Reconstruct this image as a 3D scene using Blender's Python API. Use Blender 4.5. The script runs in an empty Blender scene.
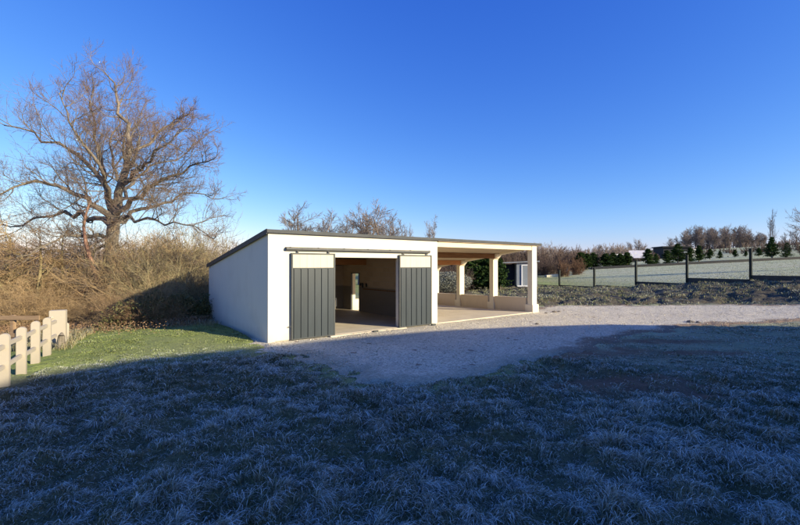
import bpy, math, random
import numpy as np
from mathutils import Vector
R = math.radians
random.seed(4)
S = bpy.context.scene
C = S.collection
# ------------------------------------------------------------------ measuring helpers
F, CX, HY, CAMH = 415.0, 400.0, 265.0, 2.1
def at(x, y, Z):
    """point at distance Z seen at photo coordinates x, y"""
    return ((x-CX)/F*Z, Z, CAMH+(HY-y)*Z/F)
def gnd(x, y, z=0.0):
    Z = F*(CAMH-z)/(y-HY)
    return ((x-CX)/F*Z, Z)
GA = np.array(gnd(268, 343)); ANG = math.atan2(.60512, .79613)
U1 = np.array([math.cos(ANG), math.sin(ANG)]); U2 = np.array([-U1[1], U1[0]])
def loc2w(t, s): return GA+t*U1+s*U2
def w2loc(x, y):
    dx = x-GA[0]; dy = y-GA[1]
    return dx*U1[0]+dy*U1[1], dx*U2[0]+dy*U2[1]
# ------------------------------------------------------------------ numpy noise
def _hash(ix, iy, seed):
    h = (ix.astype(np.int64)*374761393 + iy.astype(np.int64)*668265263 + seed*982451653) & 0xffffffff
    h = ((h ^ (h >> 13))*1274126177) & 0xffffffff
    h = ((h ^ (h >> 16))*2246822519) & 0xffffffff
    return ((h ^ (h >> 15)) & 0xffffff)/float(0xffffff)
def vnoise(x, y, seed=0):
    x = np.asarray(x, float); y = np.asarray(y, float)
    ix = np.floor(x); iy = np.floor(y); fx = x-ix; fy = y-iy
    fx = fx*fx*(3-2*fx); fy = fy*fy*(3-2*fy)
    a = _hash(ix, iy, seed); b = _hash(ix+1, iy, seed); c = _hash(ix, iy+1, seed); d = _hash(ix+1, iy+1, seed)
    return (a*(1-fx)+b*fx)*(1-fy)+(c*(1-fx)+d*fx)*fy
def fbm(x, y, seed=0, oct=4):
    s = 0; a = .5; n = 0
    for k in range(oct):
        s = s+a*vnoise(x*2**k+k*17.3, y*2**k+k*9.1, seed+k); n += a; a *= .5
    return s/n
def sstep(a, b, x):
    t = np.clip((x-a)/(b-a), 0, 1); return t*t*(3-2*t)
# ------------------------------------------------------------------ terrain height
ctrl = []
for p in [(-3.5, 11), (0, 3), (0, 0), (3, 3), (-3, 3), (0, 8), (5, 8), (0, 12), (5, 12), (6, 18), (8, 21), (1, 15), (5, 23), (2, 21),
          (-3, 7), (10, 10), (12, 15), (0, -20), (-20, -20), (20, -20), (12, 3), (-1, 18), (-4, 15), (9.5, 21.2)]:
    ctrl.append((p[0], p[1], -0.02))
ctrl += [(-6.5, 7.3, 0.0), (-8.9, 10.8, .0), (-5.2, 12.3, .09), (-6.6, 13.2, .10), (-7.6, 14.4, .03), (-8.5, 16.8, -.22), (-8, 20, -.3), (-14, 20, -.4),
         (-20, 30, -.5), (-15, 12, -.3), (-12, 8, -.3), (-40, 40, -1), (-100, 100, -1), (-300, 300, 0), (0, 40, -.1), (0, 80, 0), (0, 300, 0),
         (-4.5, 19, -.15), (0, 27, -.1)]
ctrl += [(14.6, 38, .02), (16.3, 34.8, .17), (18, 31.7, .42), (19.7, 28.5, .8), (21.4, 25.3, 1.06), (23.1, 22.2, 1.35), (24.8, 19, 1.5),
         (8.4, 21.8, 0), (12.6, 21.8, 0.0), (15.4, 21.3, .06), (18.6, 19.6, .2), (16, 14, .1), (20, 16, .4), (30, 10, .6),
         (28.5, 60, 1.5), (43.4, 60, 2.25), (57.8, 60, 2.95), (17, 45, .4), (24, 60, 1.1), (10, 36, .2), (12, 45, .5),
         (110, 130, 7.7), (78, 130, 4.9), (140, 130, 9), (40, 130, 3), (150, 300, 12), (300, 300, 16), (60, 300, 4), (30, 34, 1.3), (40, 20, 1.6), (60, 0, 1.5), (350, 0, 6)]
ctrl = np.array(ctrl)
def _k(r): return r
_D = np.linalg.norm(ctrl[:, None, :2]-ctrl[None, :, :2], axis=2)
_n = len(ctrl)
_Am = np.zeros((_n+1, _n+1)); _Am[:_n, :_n] = -_k(_D)-np.eye(_n)*.02; _Am[:_n, _n] = 1; _Am[_n, :_n] = 1
_w = np.linalg.solve(_Am, np.append(ctrl[:, 2], 0))
def macro(x, y):
    x = np.asarray(x, float); y = np.asarray(y, float); z = np.full(x.shape, _w[_n])
    for i in range(_n):
        z = z-_w[i]*np.sqrt((x-ctrl[i, 0])**2+(y-ctrl[i, 1])**2+.02)
    return z
# ---- gravel outline
gp = [(262, 347), (275, 352), (290, 354), (312, 357), (340, 367), (372, 377), (410, 383), (450, 381), (490, 372), (525, 361), (565, 350),
      (600, 341), (640, 332), (700, 324.5), (790, 321.5), (900, 319)]
gpoly = [gnd(*p) for p in gp]+[(25, 16.4), (21, 18.2), (18.9, 19.6), (15.4, 21.3), (12.6, 21.7), (8.4, 21.8), (6.6, 20.6)]+[tuple(loc2w(12.2, .3)), tuple(loc2w(11.5, 1.5)), tuple(loc2w(.4, 1.5)), tuple(loc2w(-.25, .2))]
gpoly = np.array(gpoly)
def poly_sdf(poly, x, y):
    x = np.asarray(x, float); y = np.asarray(y, float)
    d = np.full(x.shape, 1e9); ins = np.zeros(x.shape, bool); n = len(poly)
    for i in range(n):
        ax, ay = poly[i]; bx, by = poly[(i+1) % n]
        ex, ey = bx-ax, by-ay
        t = np.clip(((x-ax)*ex+(y-ay)*ey)/(ex*ex+ey*ey), 0, 1)
        d = np.minimum(d, np.hypot(x-ax-t*ex, y-ay-t*ey))
        c = ((ay > y) != (by > y)) & (x < (bx-ax)*(y-ay)/(by-ay+1e-12)+ax)
        ins ^= c
    return np.where(ins, -d, d)
def gravel_sdf(x, y):
    return poly_sdf(gpoly, x, y)+(fbm(x*1.3, y*1.3, 5)-.5)*1.1+(vnoise(x*6, y*6, 8)-.5)*.35
bpoly = np.array([loc2w(-.12, -.12), loc2w(12.3, -.12), loc2w(12.3, 6.8), loc2w(-.12, 6.8)])
fk = np.array([(14.6+1.705*k, 38-3.165*k) for k in range(-6, 9)])
bankpoly = np.array([(6.4, 21.0), (8.4, 21.9), (12.6, 21.8), (15.4, 21.4), (18.9, 19.7), (21, 18.2), (24.5, 15), (28, 12), (28, 12.2)]+[tuple(p) for p in fk[::-1]]+[(-2, 45), (2, 24)])
def mud_mask(x, y):
    m = 0
    for (px, py, rx, ry) in [(588, 352, 2.1, .85), (648, 383, 1.8, .7), (560, 357, 1.1, .45), (640, 340, 2.2, .5), (700, 352, 1.4, .3), (690, 392, .9, .35)]:
        c = gnd(px, py); m = np.maximum(m, sstep(1.25, .45, np.hypot((x-c[0])/rx, (y-c[1])/ry)+(fbm(x*1.4, y*1.4, 31)-.5)*1.3))
    return m*(.75+.25*sstep(.35, .6, fbm(x*3.1, y*3.1, 33, 3)))
def flat_zone(x, y):
    return sstep(2.2, 4.5, x-.35*(12-y))*sstep(8.0, 10.0, y+.12*x)
def zones(x, y):
    g = gravel_sdf(x, y); b = poly_sdf(bpoly, x, y); bk = poly_sdf(bankpoly, x, y)
    return g, b, bk
def ground_h(x, y, z=None):
    g, b, bk = z if z is not None else zones(x, y)
    m = macro(x, y)
    lawn = sstep(-.1, .5, g)*sstep(0, .5, b)*sstep(-1.5, .5, bk)*sstep(40, 22, y)
    # clods in the shaded lawn, smoother in the mown part at the left
    left = sstep(-1.5, -4.0, x)*sstep(8.0, 10.5, y)
    tus = (fbm(x*2.6, y*2.9, 2, 3)-.5)*.25+(vnoise(x*6, y*6, 4)-.5)*.035
    h = m+lawn*tus*(1-.8*left)*(1-.6*flat_zone(x, y))*(1-.6*mud_mask(x, y))
    bank = sstep(.4, -.8, bk)
    h = h+bank*((fbm(x*1.3, y*1.3, 12, 4)-.5)*.5+(vnoise(x*4, y*4, 14)-.5)*.16+.03)
    h = h-sstep(.25, -.1, g)*.06-sstep(.1, -.2, b)*.3
    return h
# ------------------------------------------------------------------ material helpers
def mat(name):
    m = bpy.data.materials.new(name); m.use_nodes = True
    nt = m.node_tree; b = nt.nodes['Principled BSDF']
    b.inputs['Roughness'].default_value = .8
    return m, nt, b
def nd(nt, typ, **kw):
    n = nt.nodes.new(typ)
    for k, v in kw.items():
        if k.startswith('i_'): n.inputs[k[2:].replace('_', ' ')].default_value = v
        else: setattr(n, k, v)
    return n
def rgb(c): return (c[0], c[1], c[2], 1)
def ramp(nt, fac, stops):
    n = nt.nodes.new('ShaderNodeValToRGB'); e = n.color_ramp.elements
    while len(e) < len(stops): e.new(.5)
    for i, (p, c) in enumerate(stops): e[i].position = p; e[i].color = rgb(c)
    nt.links.new(fac, n.inputs[0]); return n.outputs[0]
def mixc(nt, fac, a, b, mode='MIX'):
    n = nt.nodes.new('ShaderNodeMix'); n.data_type = 'RGBA'; n.blend_type = mode
    for s, v in ((0, fac), (6, a), (7, b)):
        if hasattr(v, 'links'): nt.links.new(v, n.inputs[s])
        elif s == 0: n.inputs[0].default_value = v
        else: n.inputs[s].default_value = rgb(v)
    return n.outputs[2]
def mth(nt, op, a, b=0.0, clamp=False):
    n = nt.nodes.new('ShaderNodeMath'); n.operation = op; n.use_clamp = clamp
    for i, v in enumerate((a, b)):
        if hasattr(v, 'links'): nt.links.new(v, n.inputs[i])
        else: n.inputs[i].default_value = v
    return n.outputs[0]
def coords(nt, world=False):
    if world: return nt.nodes.new('ShaderNodeNewGeometry').outputs['Position']
    return nt.nodes.new('ShaderNodeTexCoord').outputs['Object']
def noise(nt, vec, scale, detail=4, rough=.6, dist=0, st=None):
    n = nt.nodes.new('ShaderNodeTexNoise'); n.inputs['Scale'].default_value = scale; n.inputs['Detail'].default_value = detail
    n.inputs['Roughness'].default_value = rough; n.inputs['Distortion'].default_value = dist
    if st:
        mp = nt.nodes.new('ShaderNodeMapping'); mp.inputs['Scale'].default_value = st; nt.links.new(vec, mp.inputs[0]); vec = mp.outputs[0]
    nt.links.new(vec, n.inputs['Vector']); return n.outputs[0]
def bump(nt, b, h, strength=.3, dist=.02):
    n = nt.nodes.new('ShaderNodeBump'); n.inputs['Strength'].default_value = strength; n.inputs['Distance'].default_value = dist
    nt.links.new(h, n.inputs['Height']); nt.links.new(n.outputs[0], b.inputs['Normal'])
def simple(name, c1, c2, scale=3, bscale=40, bstr=.2, bdist=.01, rough=.8, metal=0, st=None, world=False):
    m, nt, b = mat(name); v = coords(nt, world)
    n1 = noise(nt, v, scale, st=st); n2 = noise(nt, v, scale*9, 3, st=st)
    f = mth(nt, 'ADD', mth(nt, 'MULTIPLY', n1, .65), mth(nt, 'MULTIPLY', n2, .35))
    nt.links.new(ramp(nt, f, [(.32, c1), (.68, c2)]), b.inputs['Base Color'])
    b.inputs['Roughness'].default_value = rough; b.inputs['Metallic'].default_value = metal
    if bstr: bump(nt, b, noise(nt, v, bscale, 4, st=st), bstr, bdist)
    b.inputs['Specular IOR Level'].default_value = .0 if any(q in name for q in ('twig', 'stem', 'needle', 'blades', 'lawn')) else .12 if 'dark' in name or 'gravel_board' in name else .4
    return m
M = {}
# render (lime/cement) on the garage: warm off-white, faint water marks, soiled foot
def render_mat(name, base, dirt):
    m, nt, b = mat(name); v = coords(nt)
    n1 = noise(nt, v, 1.2, 5); n2 = noise(nt, v, 5, 4, st=(1, 1, .25)); sep = nt.nodes.new('ShaderNodeSeparateXYZ'); nt.links.new(v, sep.inputs[0])
    foot = nt.nodes.new('ShaderNodeMapRange'); foot.inputs[1].default_value = .0; foot.inputs[2].default_value = .35; foot.inputs[3].default_value = 1; foot.inputs[4].default_value = 0
    nt.links.new(mth(nt, 'ADD', sep.outputs[2], mth(nt, 'MULTIPLY', mth(nt, 'SUBTRACT', n2, .5), .5)), foot.inputs[0])
    dirtf = mth(nt, 'MULTIPLY', foot.outputs[0], .35)
    c0 = mixc(nt, mth(nt, 'MULTIPLY', n2, .5), base, tuple(x*.93 for x in base))
    c = mixc(nt, mth(nt, 'MULTIPLY', mth(nt, 'SUBTRACT', n1, .5, True), .7), c0, dirt)
    c = mixc(nt, dirtf, c, dirt)
    nt.links.new(c, b.inputs['Base Color']); b.inputs['Roughness'].default_value = .9
    bump(nt, b, noise(nt, v, 55, 5, .7), .35, .006)
    return m
M['render'] = render_mat('cream_render', (.70, .655, .53), (.42, .35, .26))
M['lowrender'] = render_mat('low_wall_render', (.62, .52, .38), (.36, .28, .19))
M['post'] = render_mat('precast_concrete', (.74, .67, .52), (.4, .33, .24))
M['fenceconc'] = render_mat('fence_concrete', (.44, .385, .30), (.17, .15, .11))
M['slab'] = simple('concrete_slab', (.50, .42, .30), (.64, .56, .42), 1.5, 60, .2, .004, .75)
M['interior'] = None
m, nt, b = mat('blockwork'); v = coords(nt)
br = nt.nodes.new('ShaderNodeTexBrick'); br.inputs['Scale'].default_value = 1; br.inputs['Brick Width'].default_value = .5; br.inputs['Row Height'].default_value = .2
br.inputs['Mortar Size'].default_value = .012; br.inputs['Color1'].default_value = rgb((.58, .47, .34)); br.inputs['Color2'].default_value = rgb((.48, .38, .27)); br.inputs['Mortar'].default_value = rgb((.5, .44, .36))
cmb = nt.nodes.new('ShaderNodeCombineXYZ'); sep = nt.nodes.new('ShaderNodeSeparateXYZ'); nt.links.new(v, sep.inputs[0])
nt.links.new(mth(nt, 'ADD', sep.outputs[0], sep.outputs[1]), cmb.inputs[0]); nt.links.new(sep.outputs[2], cmb.inputs[1]); nt.links.new(cmb.outputs[0], br.inputs['Vector'])
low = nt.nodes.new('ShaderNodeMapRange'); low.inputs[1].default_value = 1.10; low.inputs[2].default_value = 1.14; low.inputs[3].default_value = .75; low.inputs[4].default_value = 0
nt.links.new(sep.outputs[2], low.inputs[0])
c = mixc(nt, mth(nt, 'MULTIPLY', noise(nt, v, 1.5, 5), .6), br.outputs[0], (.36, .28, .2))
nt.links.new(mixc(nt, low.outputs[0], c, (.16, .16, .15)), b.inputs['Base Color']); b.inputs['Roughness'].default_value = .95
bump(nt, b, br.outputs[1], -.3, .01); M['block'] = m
M['metal_roof'] = simple('grey_roof_edge', (.022, .026, .029), (.05, .056, .06), 2, 30, .1, .003, .6, .0)
M['roof_top'] = simple('roof_sheet', (.22, .22, .21), (.34, .33, .31), 1.2, 20, .3, .01, .7)
M['door_dark'] = simple('door_cladding', (.018, .026, .031), (.031, .043, .050), 1.6, 25, .12, .003, .42, .0, st=(1, 1, .15))
M['door_frame'] = simple('door_frame_steel', (.035, .04, .04), (.065, .07, .07), 3, 30, .1, .003, .5, .2)
M['rail'] = simple('galvanised_rail', (.055, .055, .052), (.10, .098, .09), 4, 60, .15, .003, .6, .1)
M['door_pale'] = simple('pale_door_panel', (.56, .48, .36), (.64, .56, .43), 2, 30, .15, .003, .6, st=(6, 6, .3))
M['timber_dark'] = simple('dark_timber', (.15, .075, .035), (.28, .15, .07), 2, 30, .4, .005, .8, st=(1, 9, 9))
M['timber_orange'] = simple('orange_timber', (.40, .17, .06), (.58, .28, .11), 2, 30, .4, .005, .75, st=(1, 9, 9))
M['timber_pale'] = simple('pale_timber', (.66, .54, .36), (.76, .64, .45), 2, 30, .3, .004, .75, st=(.6, 9, 9))
M['deck'] = simple('underside_boards', (.42, .34, .24), (.56, .46, .33), 3, 30, .3, .004, .8, st=(1, 9, 1))
M['bark'] = simple('oak_bark', (.10, .085, .065), (.29, .245, .185), 6, 18, .9, .05, .95, st=(1, 1, .35))
M['twig'] = simple('bare_twigs', (.17, .12, .085), (.30, .22, .15), 1.2, 30, 0)
M['twigred'] = simple('reddish_twigs', (.15, .105, .08), (.27, .19, .14), .8, 30, 0)
M['brush'] = simple('golden_brush_stems', (.24, .165, .09), (.56, .40, .22), .5, 30, 0, world=True)
M['brushg'] = simple('greenish_brush_stems', (.18, .15, .08), (.44, .37, .20), .5, 30, 0, world=True)
M['fartwig'] = simple('distant_twigs', (.17, .14, .125), (.29, .245, .215), .3, 30, 0)
M['fartwigd'] = simple('distant_dark_twigs', (.085, .065, .055), (.15, .11, .09), .3, 30, 0)
M['redtwig'] = simple('russet_shrub_twigs', (.13, .08, .055), (.22, .14, .09), .8, 30, 0)
M['leafd'] = simple('conifer_needles', (.022, .042, .014), (.06, .10, .03), 1.5, 30, 0)
M['leafl'] = simple('bramble_leaves', (.06, .08, .02), (.20, .17, .07), 1.5, 30, 0)
M['drystem'] = simple('dry_leaves', (.16, .09, .05), (.34, .22, .12), 1.5, 30, 0)
M['dark_post'] = simple('dark_green_steel', (.012, .018, .015), (.03, .036, .03), 4, 30, 0, rough=.5)
M['kick'] = simple('concrete_gravel_board', (.055, .05, .042), (.10, .09, .075), 3, 30, .3, .005)
M['shed'] = simple('grey_shed_panel', (.20, .23, .25), (.29, .32, .34), 1, 12, .2, .01, .5)
M['dark_fill'] = simple('dark_shed_interior', (.012, .016, .03), (.03, .035, .05), 2, 12, 0)  # near-black colour, paints the shade inside the shed bay
M['white'] = simple('white_paint', (.70, .70, .68), (.80, .80, .78), 2, 30, 0, rough=.5)
M['blackbld'] = simple('dark_cladding', (.018, .02, .022), (.04, .042, .045), 1, 12, .2, .01, .6, st=(6, 6, .3))
M['lavender'] = simple('pale_board', (.62, .58, .70), (.78, .76, .82), 1.4, 30, 0, rough=.5)
M['palebar'] = simple('pale_stacked_planks', (.70, .62, .40), (.82, .76, .55), 2, 30, 0)
M['wood_old'] = simple('weathered_wood', (.22, .14, .08), (.38, .26, .15), 3, 30, .4, .006, st=(1, 9, 9))
M['stone'] = simple('house_stone', (.30, .26, .20), (.44, .38, .30), 1, 20, .5, .02)
M['tile'] = simple('roof_tiles', (.24, .10, .06), (.36, .17, .1), 1, 12, .5, .03)
# gravel
def gravel_mat(name, c1, c2, frosty):
    m, nt, b = mat(name); v = coords(nt, True)
    vo = nt.nodes.new('ShaderNodeTexVoronoi'); vo.inputs['Scale'].default_value = 34; nt.links.new(v, vo.inputs['Vector'])
    v2 = nt.nodes.new('ShaderNodeTexVoronoi'); v2.inputs['Scale'].default_value = 9; nt.links.new(v, v2.inputs['Vector'])
    s1 = nt.nodes.new('ShaderNodeSeparateColor'); nt.links.new(vo.outputs['Color'], s1.inputs[0])
    s2 = nt.nodes.new('ShaderNodeSeparateColor'); nt.links.new(v2.outputs['Color'], s2.inputs[0])
    c = ramp(nt, s1.outputs[0], [(0, tuple(x*.62 for x in c1)), (.4, c1), (.8, c2), (1, tuple(min(1, x*1.12) for x in c2))])
    big = noise(nt, v, .55, 6, .65); big2 = noise(nt, v, 2.6, 4, .6, 1.0)
    c = mixc(nt, mth(nt, 'MULTIPLY', mth(nt, 'SUBTRACT', big, .45, True), 2.0, True), c, tuple(x*.72 for x in c1))
    c = mixc(nt, mth(nt, 'MULTIPLY', mth(nt, 'SUBTRACT', big2, .58, True), 1.6, True), c, (.42, .33, .25))
    c = mixc(nt, mth(nt, 'GREATER_THAN', s2.outputs[1], .993), c, (.26, .19, .13))
    a_ = nt.nodes.new('ShaderNodeAttribute'); a_.attribute_name = 'edge'; se = nt.nodes.new('ShaderNodeSeparateColor'); nt.links.new(a_.outputs['Color'], se.inputs[0])
    nn = noise(nt, v, 7, 6, .75)
    fe = mth(nt, 'MULTIPLY', mth(nt, 'SUBTRACT', mth(nt, 'ADD', mth(nt, 'MULTIPLY', se.outputs[0], 1.3), nn), .98, True), 1.7, True)
    fe = mth(nt, 'MULTIPLY', fe, mth(nt, 'ADD', .55, mth(nt, 'MULTIPLY', se.outputs[1], .35)))
    c = mixc(nt, fe, c, mixc(nt, se.outputs[1], (.24, .24, .16), (.20, .13, .075)))
    nt.links.new(c, b.inputs['Base Color']); b.inputs['Roughness'].default_value = .9
    h = mth(nt, 'ADD', mth(nt, 'MULTIPLY', vo.outputs['Distance'], -1), mth(nt, 'MULTIPLY', noise(nt, v, 3, 5), 3.0))
    bump(nt, b, h, .9, .02)
    return m
M['gravel'] = gravel_mat('pale_gravel', (.58, .50, .36), (.74, .67, .50), True)
# terrain: attribute zone = (frost, soil with painted lawn shade, mud) written per vertex
m, nt, b = mat('lawn_ground'); v = coords(nt, True)
a = nt.nodes.new('ShaderNodeAttribute'); a.attribute_name = 'zone'; sc = nt.nodes.new('ShaderNodeSeparateColor'); nt.links.new(a.outputs['Color'], sc.inputs[0])
n1 = noise(nt, v, 1.2, 6, .7); n2 = noise(nt, v, 14, 5, .7); n3 = noise(nt, v, .12, 5, .6)
green = ramp(nt, n2, [(.3, (.09, .12, .022)), (.55, (.22, .28, .05)), (.75, (.36, .36, .13))])
green = mixc(nt, mth(nt, 'MULTIPLY', mth(nt, 'SUBTRACT', n3, .42, True), 3.5, True), green, (.26, .25, .12))
frostc = mixc(nt, n2, (.44, .46, .32), (.74, .74, .56))
ff = mth(nt, 'MULTIPLY', sc.outputs[0], mth(nt, 'ADD', .45, mth(nt, 'MULTIPLY', n1, 1.0)), True)
c = mixc(nt, ff, green, frostc)
soil_shade = ramp(nt, n2, [(.35, (.035, .027, .018)), (.6, (.10, .085, .05)), (.72, (.28, .28, .24)), (.8, (.45, .46, .44))])
c = mixc(nt, sc.outputs[1], c, soil_shade)
mud = ramp(nt, n2, [(.3, (.10, .055, .03)), (.6, (.19, .115, .065)), (.8, (.34, .27, .19))])
c = mixc(nt, sc.outputs[2], c, mud)
nt.links.new(c, b.inputs['Base Color']); b.inputs['Roughness'].default_value = .95
bump(nt, b, mth(nt, 'ADD', n2, mth(nt, 'MULTIPLY', noise(nt, v, 45, 4, .7), .5)), .9, .04); M['terrain'] = m
# blades: attribute tint = (frost, dry, random)
m, nt, b = mat('grass_blades')
a = nt.nodes.new('ShaderNodeAttribute'); a.attribute_name = 'tint'; sc = nt.nodes.new('ShaderNodeSeparateColor'); nt.links.new(a.outputs['Color'], sc.inputs[0])
c = mixc(nt, sc.outputs[2], (.035, .05, .014), (.28, .34, .06))
c = mixc(nt, sc.outputs[1], c, (.28, .22, .12))
c = mixc(nt, sc.outputs[0], c, (.84, .84, .72))
nt.links.new(c, b.inputs['Base Color']); b.inputs['Roughness'].default_value = .7; M['blade'] = m
# ------------------------------------------------------------------ mesh helpers
def link(name, me, m, parent=None, smooth=False):
    o = bpy.data.objects.new(name, me); C.objects.link(o)
    if m is not None: me.materials.append(m)
    if smooth: me.shade_smooth()
    if parent: o.parent = parent
    return o
def npmesh(name, V, quads=None, tris=None, attrs=None):
    me = bpy.data.meshes.new(name)
    nq = 0 if quads is None else len(quads); ntr = 0 if tris is None else len(tris)
    me.vertices.add(len(V)); me.vertices.foreach_set('co', np.ascontiguousarray(V, np.float32).ravel())
    loops = []
    if nq: loops.append(np.asarray(quads, np.int32).ravel())
    if ntr: loops.append(np.asarray(tris, np.int32).ravel())
    loops = np.concatenate(loops); me.loops.add(len(loops)); me.loops.foreach_set('vertex_index', loops)
    me.polygons.add(nq+ntr)
    starts = np.concatenate([np.arange(nq)*4, nq*4+np.arange(ntr)*3]).astype(np.int32)
    me.polygons.foreach_set('loop_start', starts)
    if attrs:
        for k, arr in attrs.items():
            at_ = me.attributes.new(k, 'FLOAT_COLOR', 'POINT')
            cc = np.ones((len(V), 4), np.float32); cc[:, :3] = arr; at_.data.foreach_set('color', cc.ravel())
    me.update(calc_edges=True); me.validate()
    return me
class MB:
    def __init__(s): s.v = []; s.f = []
    def box(s, x0, x1, y0, y1, z0, z1, zf=None):
        """zf(y) optional slope offset added to every vertex"""
        n = len(s.v)
        for (x, y, z) in [(x0, y0, z0), (x1, y0, z0), (x1, y1, z0), (x0, y1, z0), (x0, y0, z1), (x1, y0, z1), (x1, y1, z1), (x0, y1, z1)]:
            s.v.append((x, y, z+(zf(y) if zf else 0)))
        for q in [(3, 2, 1, 0), (4, 5, 6, 7), (0, 1, 5, 4), (1, 2, 6, 5), (2, 3, 7, 6), (3, 0, 4, 7)]: s.f.append(tuple(n+i for i in q))
        return s
    def hexa(s, pts):
        n = len(s.v); s.v += list(pts)
        for q in [(3, 2, 1, 0), (4, 5, 6, 7), (0, 1, 5, 4), (1, 2, 6, 5), (2, 3, 7, 6), (3, 0, 4, 7)]: s.f.append(tuple(n+i for i in q))
        return s
    def prism(s, prof, axis, a0, a1):
        """profile list of 2D points extruded along axis ('x': profile in y,z; 'y': profile in x,z; 'z': profile in x,y)"""
        n = len(s.v); k = len(prof)
        for a_ in (a0, a1):
            for (p, q) in prof:
                s.v.append({'x': (a_, p, q), 'y': (p, a_, q), 'z': (p, q, a_)}[axis])
        s.f.append(tuple(n+i for i in range(k))[::-1]); s.f.append(tuple(n+k+i for i in range(k)))
        for i in range(k): s.f.append((n+i, n+(i+1) % k, n+k+(i+1) % k, n+k+i))
        return s
    def cyl(s, p0, p1, r, n=8, r1=None):
        p0 = Vector(p0); p1 = Vector(p1); d = (p1-p0).normalized(); a_ = d.orthogonal().normalized(); b_ = d.cross(a_); k = len(s.v)
        r1 = r if r1 is None else r1
        for p, rr in ((p0, r), (p1, r1)):
            for i in range(n):
                t = 2*math.pi*i/n; s.v.append(tuple(p+a_*rr*math.cos(t)+b_*rr*math.sin(t)))
        s.f.append(tuple(k+i for i in range(n))[::-1]); s.f.append(tuple(k+n+i for i in range(n)))
        for i in range(n): s.f.append((k+i, k+(i+1) % n, k+n+(i+1) % n, k+n+i))
        return s
    def build(s, name, m, parent=None, bevel=0, smooth=False):
        me = bpy.data.meshes.new(name); me.from_pydata(s.v, [], s.f); me.validate()
        import bmesh
        bm = bmesh.new(); bm.from_mesh(me); bmesh.ops.recalc_face_normals(bm, faces=bm.faces)
        if bevel: bmesh.ops.bevel(bm, geom=list(bm.edges), offset=bevel, segments=2, affect='EDGES', clamp_overlap=True)
        bm.to_mesh(me); bm.free()
        return link(name, me, m, parent, smooth)
def tag(o, label=None, cat=None, group=None, kind=None):
    if label: o['label'] = label
    if cat: o['category'] = cat
    if group: o['group'] = group
    if kind: o['kind'] = kind
    return o
def empty(name, loc=(0, 0, 0), rz=0):
    o = bpy.data.objects.new(name, None); C.objects.link(o); o.location = loc; o.rotation_euler = (0, 0, rz); o.empty_display_size = .3
    return o
def copy_tree(root):
    r = root.copy(); C.objects.link(r)
    for ch in list(root.children):
        c_ = ch.copy(); C.objects.link(c_); c_.parent = r
        for g_ in list(ch.children):
            d_ = g_.copy(); C.objects.link(d_); d_.parent = c_
    return r
# tubes ---------------------------------------------------------------
def tubes(batches):
    VV = []; QQ = []; off = 0
    for P, Rr, s in batches:
        B, N, _ = P.shape
        T = np.gradient(P, axis=1); T /= np.linalg.norm(T, axis=2, keepdims=True)+1e-9
        ref = np.zeros_like(T); m_ = np.abs(T[:, :1, 2:]) > .8
        ref[..., 2] = 1; ref = np.where(m_, np.array([1., 0, 0]), ref)
        A_ = np.cross(T, ref); A_ /= np.linalg.norm(A_, axis=2, keepdims=True)+1e-9
        B_ = np.cross(T, A_)
        th = np.arange(s)*2*math.pi/s
        V = P[:, :, None]+Rr[:, :, None, None]*(np.cos(th)[None, None, :, None]*A_[:, :, None]+np.sin(th)[None, None, :, None]*B_[:, :, None])
        idx = np.arange(B*N*s).reshape(B, N, s)
        q = np.stack([idx[:, :-1], np.roll(idx, -1, 2)[:, :-1], np.roll(idx, -1, 2)[:, 1:], idx[:, 1:]], -1).reshape(-1, 4)
        VV.append(V.reshape(-1, 3)); QQ.append(q+off); off += B*N*s
    return np.concatenate(VV), np.concatenate(QQ)
def norm(v_): return v_/(np.linalg.norm(v_, axis=-1, keepdims=True)+1e-9)
def grow(rng, st, d, L, r, n=6, wander=.15, trop=(0, 0, .04), taper=.7, rmin=.003):
    B = len(st); P = np.zeros((B, n, 3)); P[:, 0] = st; d = norm(d); trop = np.array(trop)
    for i in range(1, n):
        d = norm(d+rng.normal(0, wander, (B, 3))+trop)
        P[:, i] = P[:, i-1]+d*(L/(n-1))[:, None]
    t = np.linspace(0, 1, n)
    Rr = np.maximum(r[:, None]*(1-taper*t[None]), rmin)
    return P, Rr
def kids(rng, P, Rr, L, k, tmin=.25, ang=(.5, 1.0), lr=(.35, .6), rr=.6, endkid=True, size_by_t=True):
    B, N, _ = P.shape
    t = tmin+(1-tmin)*(np.arange(k)[None]+rng.random((B, k)))/k
    if endkid: t[:, -1] = .999
    x = t*(N-1); i = np.minimum(x.astype(int), N-2); f = x-i; bi = np.arange(B)[:, None]
    pos = P[bi, i]*(1-f)[..., None]+P[bi, i+1]*f[..., None]
    tan = norm(P[bi, i+1]-P[bi, i]); rad = Rr[bi, i]*(1-f)+Rr[bi, i+1]*f
    rnd = norm(rng.normal(0, 1, (B, k, 3))); side = norm(np.cross(tan, rnd))
    a_ = rng.uniform(ang[0], ang[1], (B, k))
    if endkid: a_[:, -1] *= .35
    d = tan*np.cos(a_)[..., None]+side*np.sin(a_)[..., None]
    l = L[:, None]*rng.uniform(lr[0], lr[1], (B, k))*((1.25-.6*t) if size_by_t else 1)
    return pos.reshape(-1, 3), d.reshape(-1, 3), l.reshape(-1), (rad*rr*rng.uniform(.7, 1, (B, k))).reshape(-1)
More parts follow.
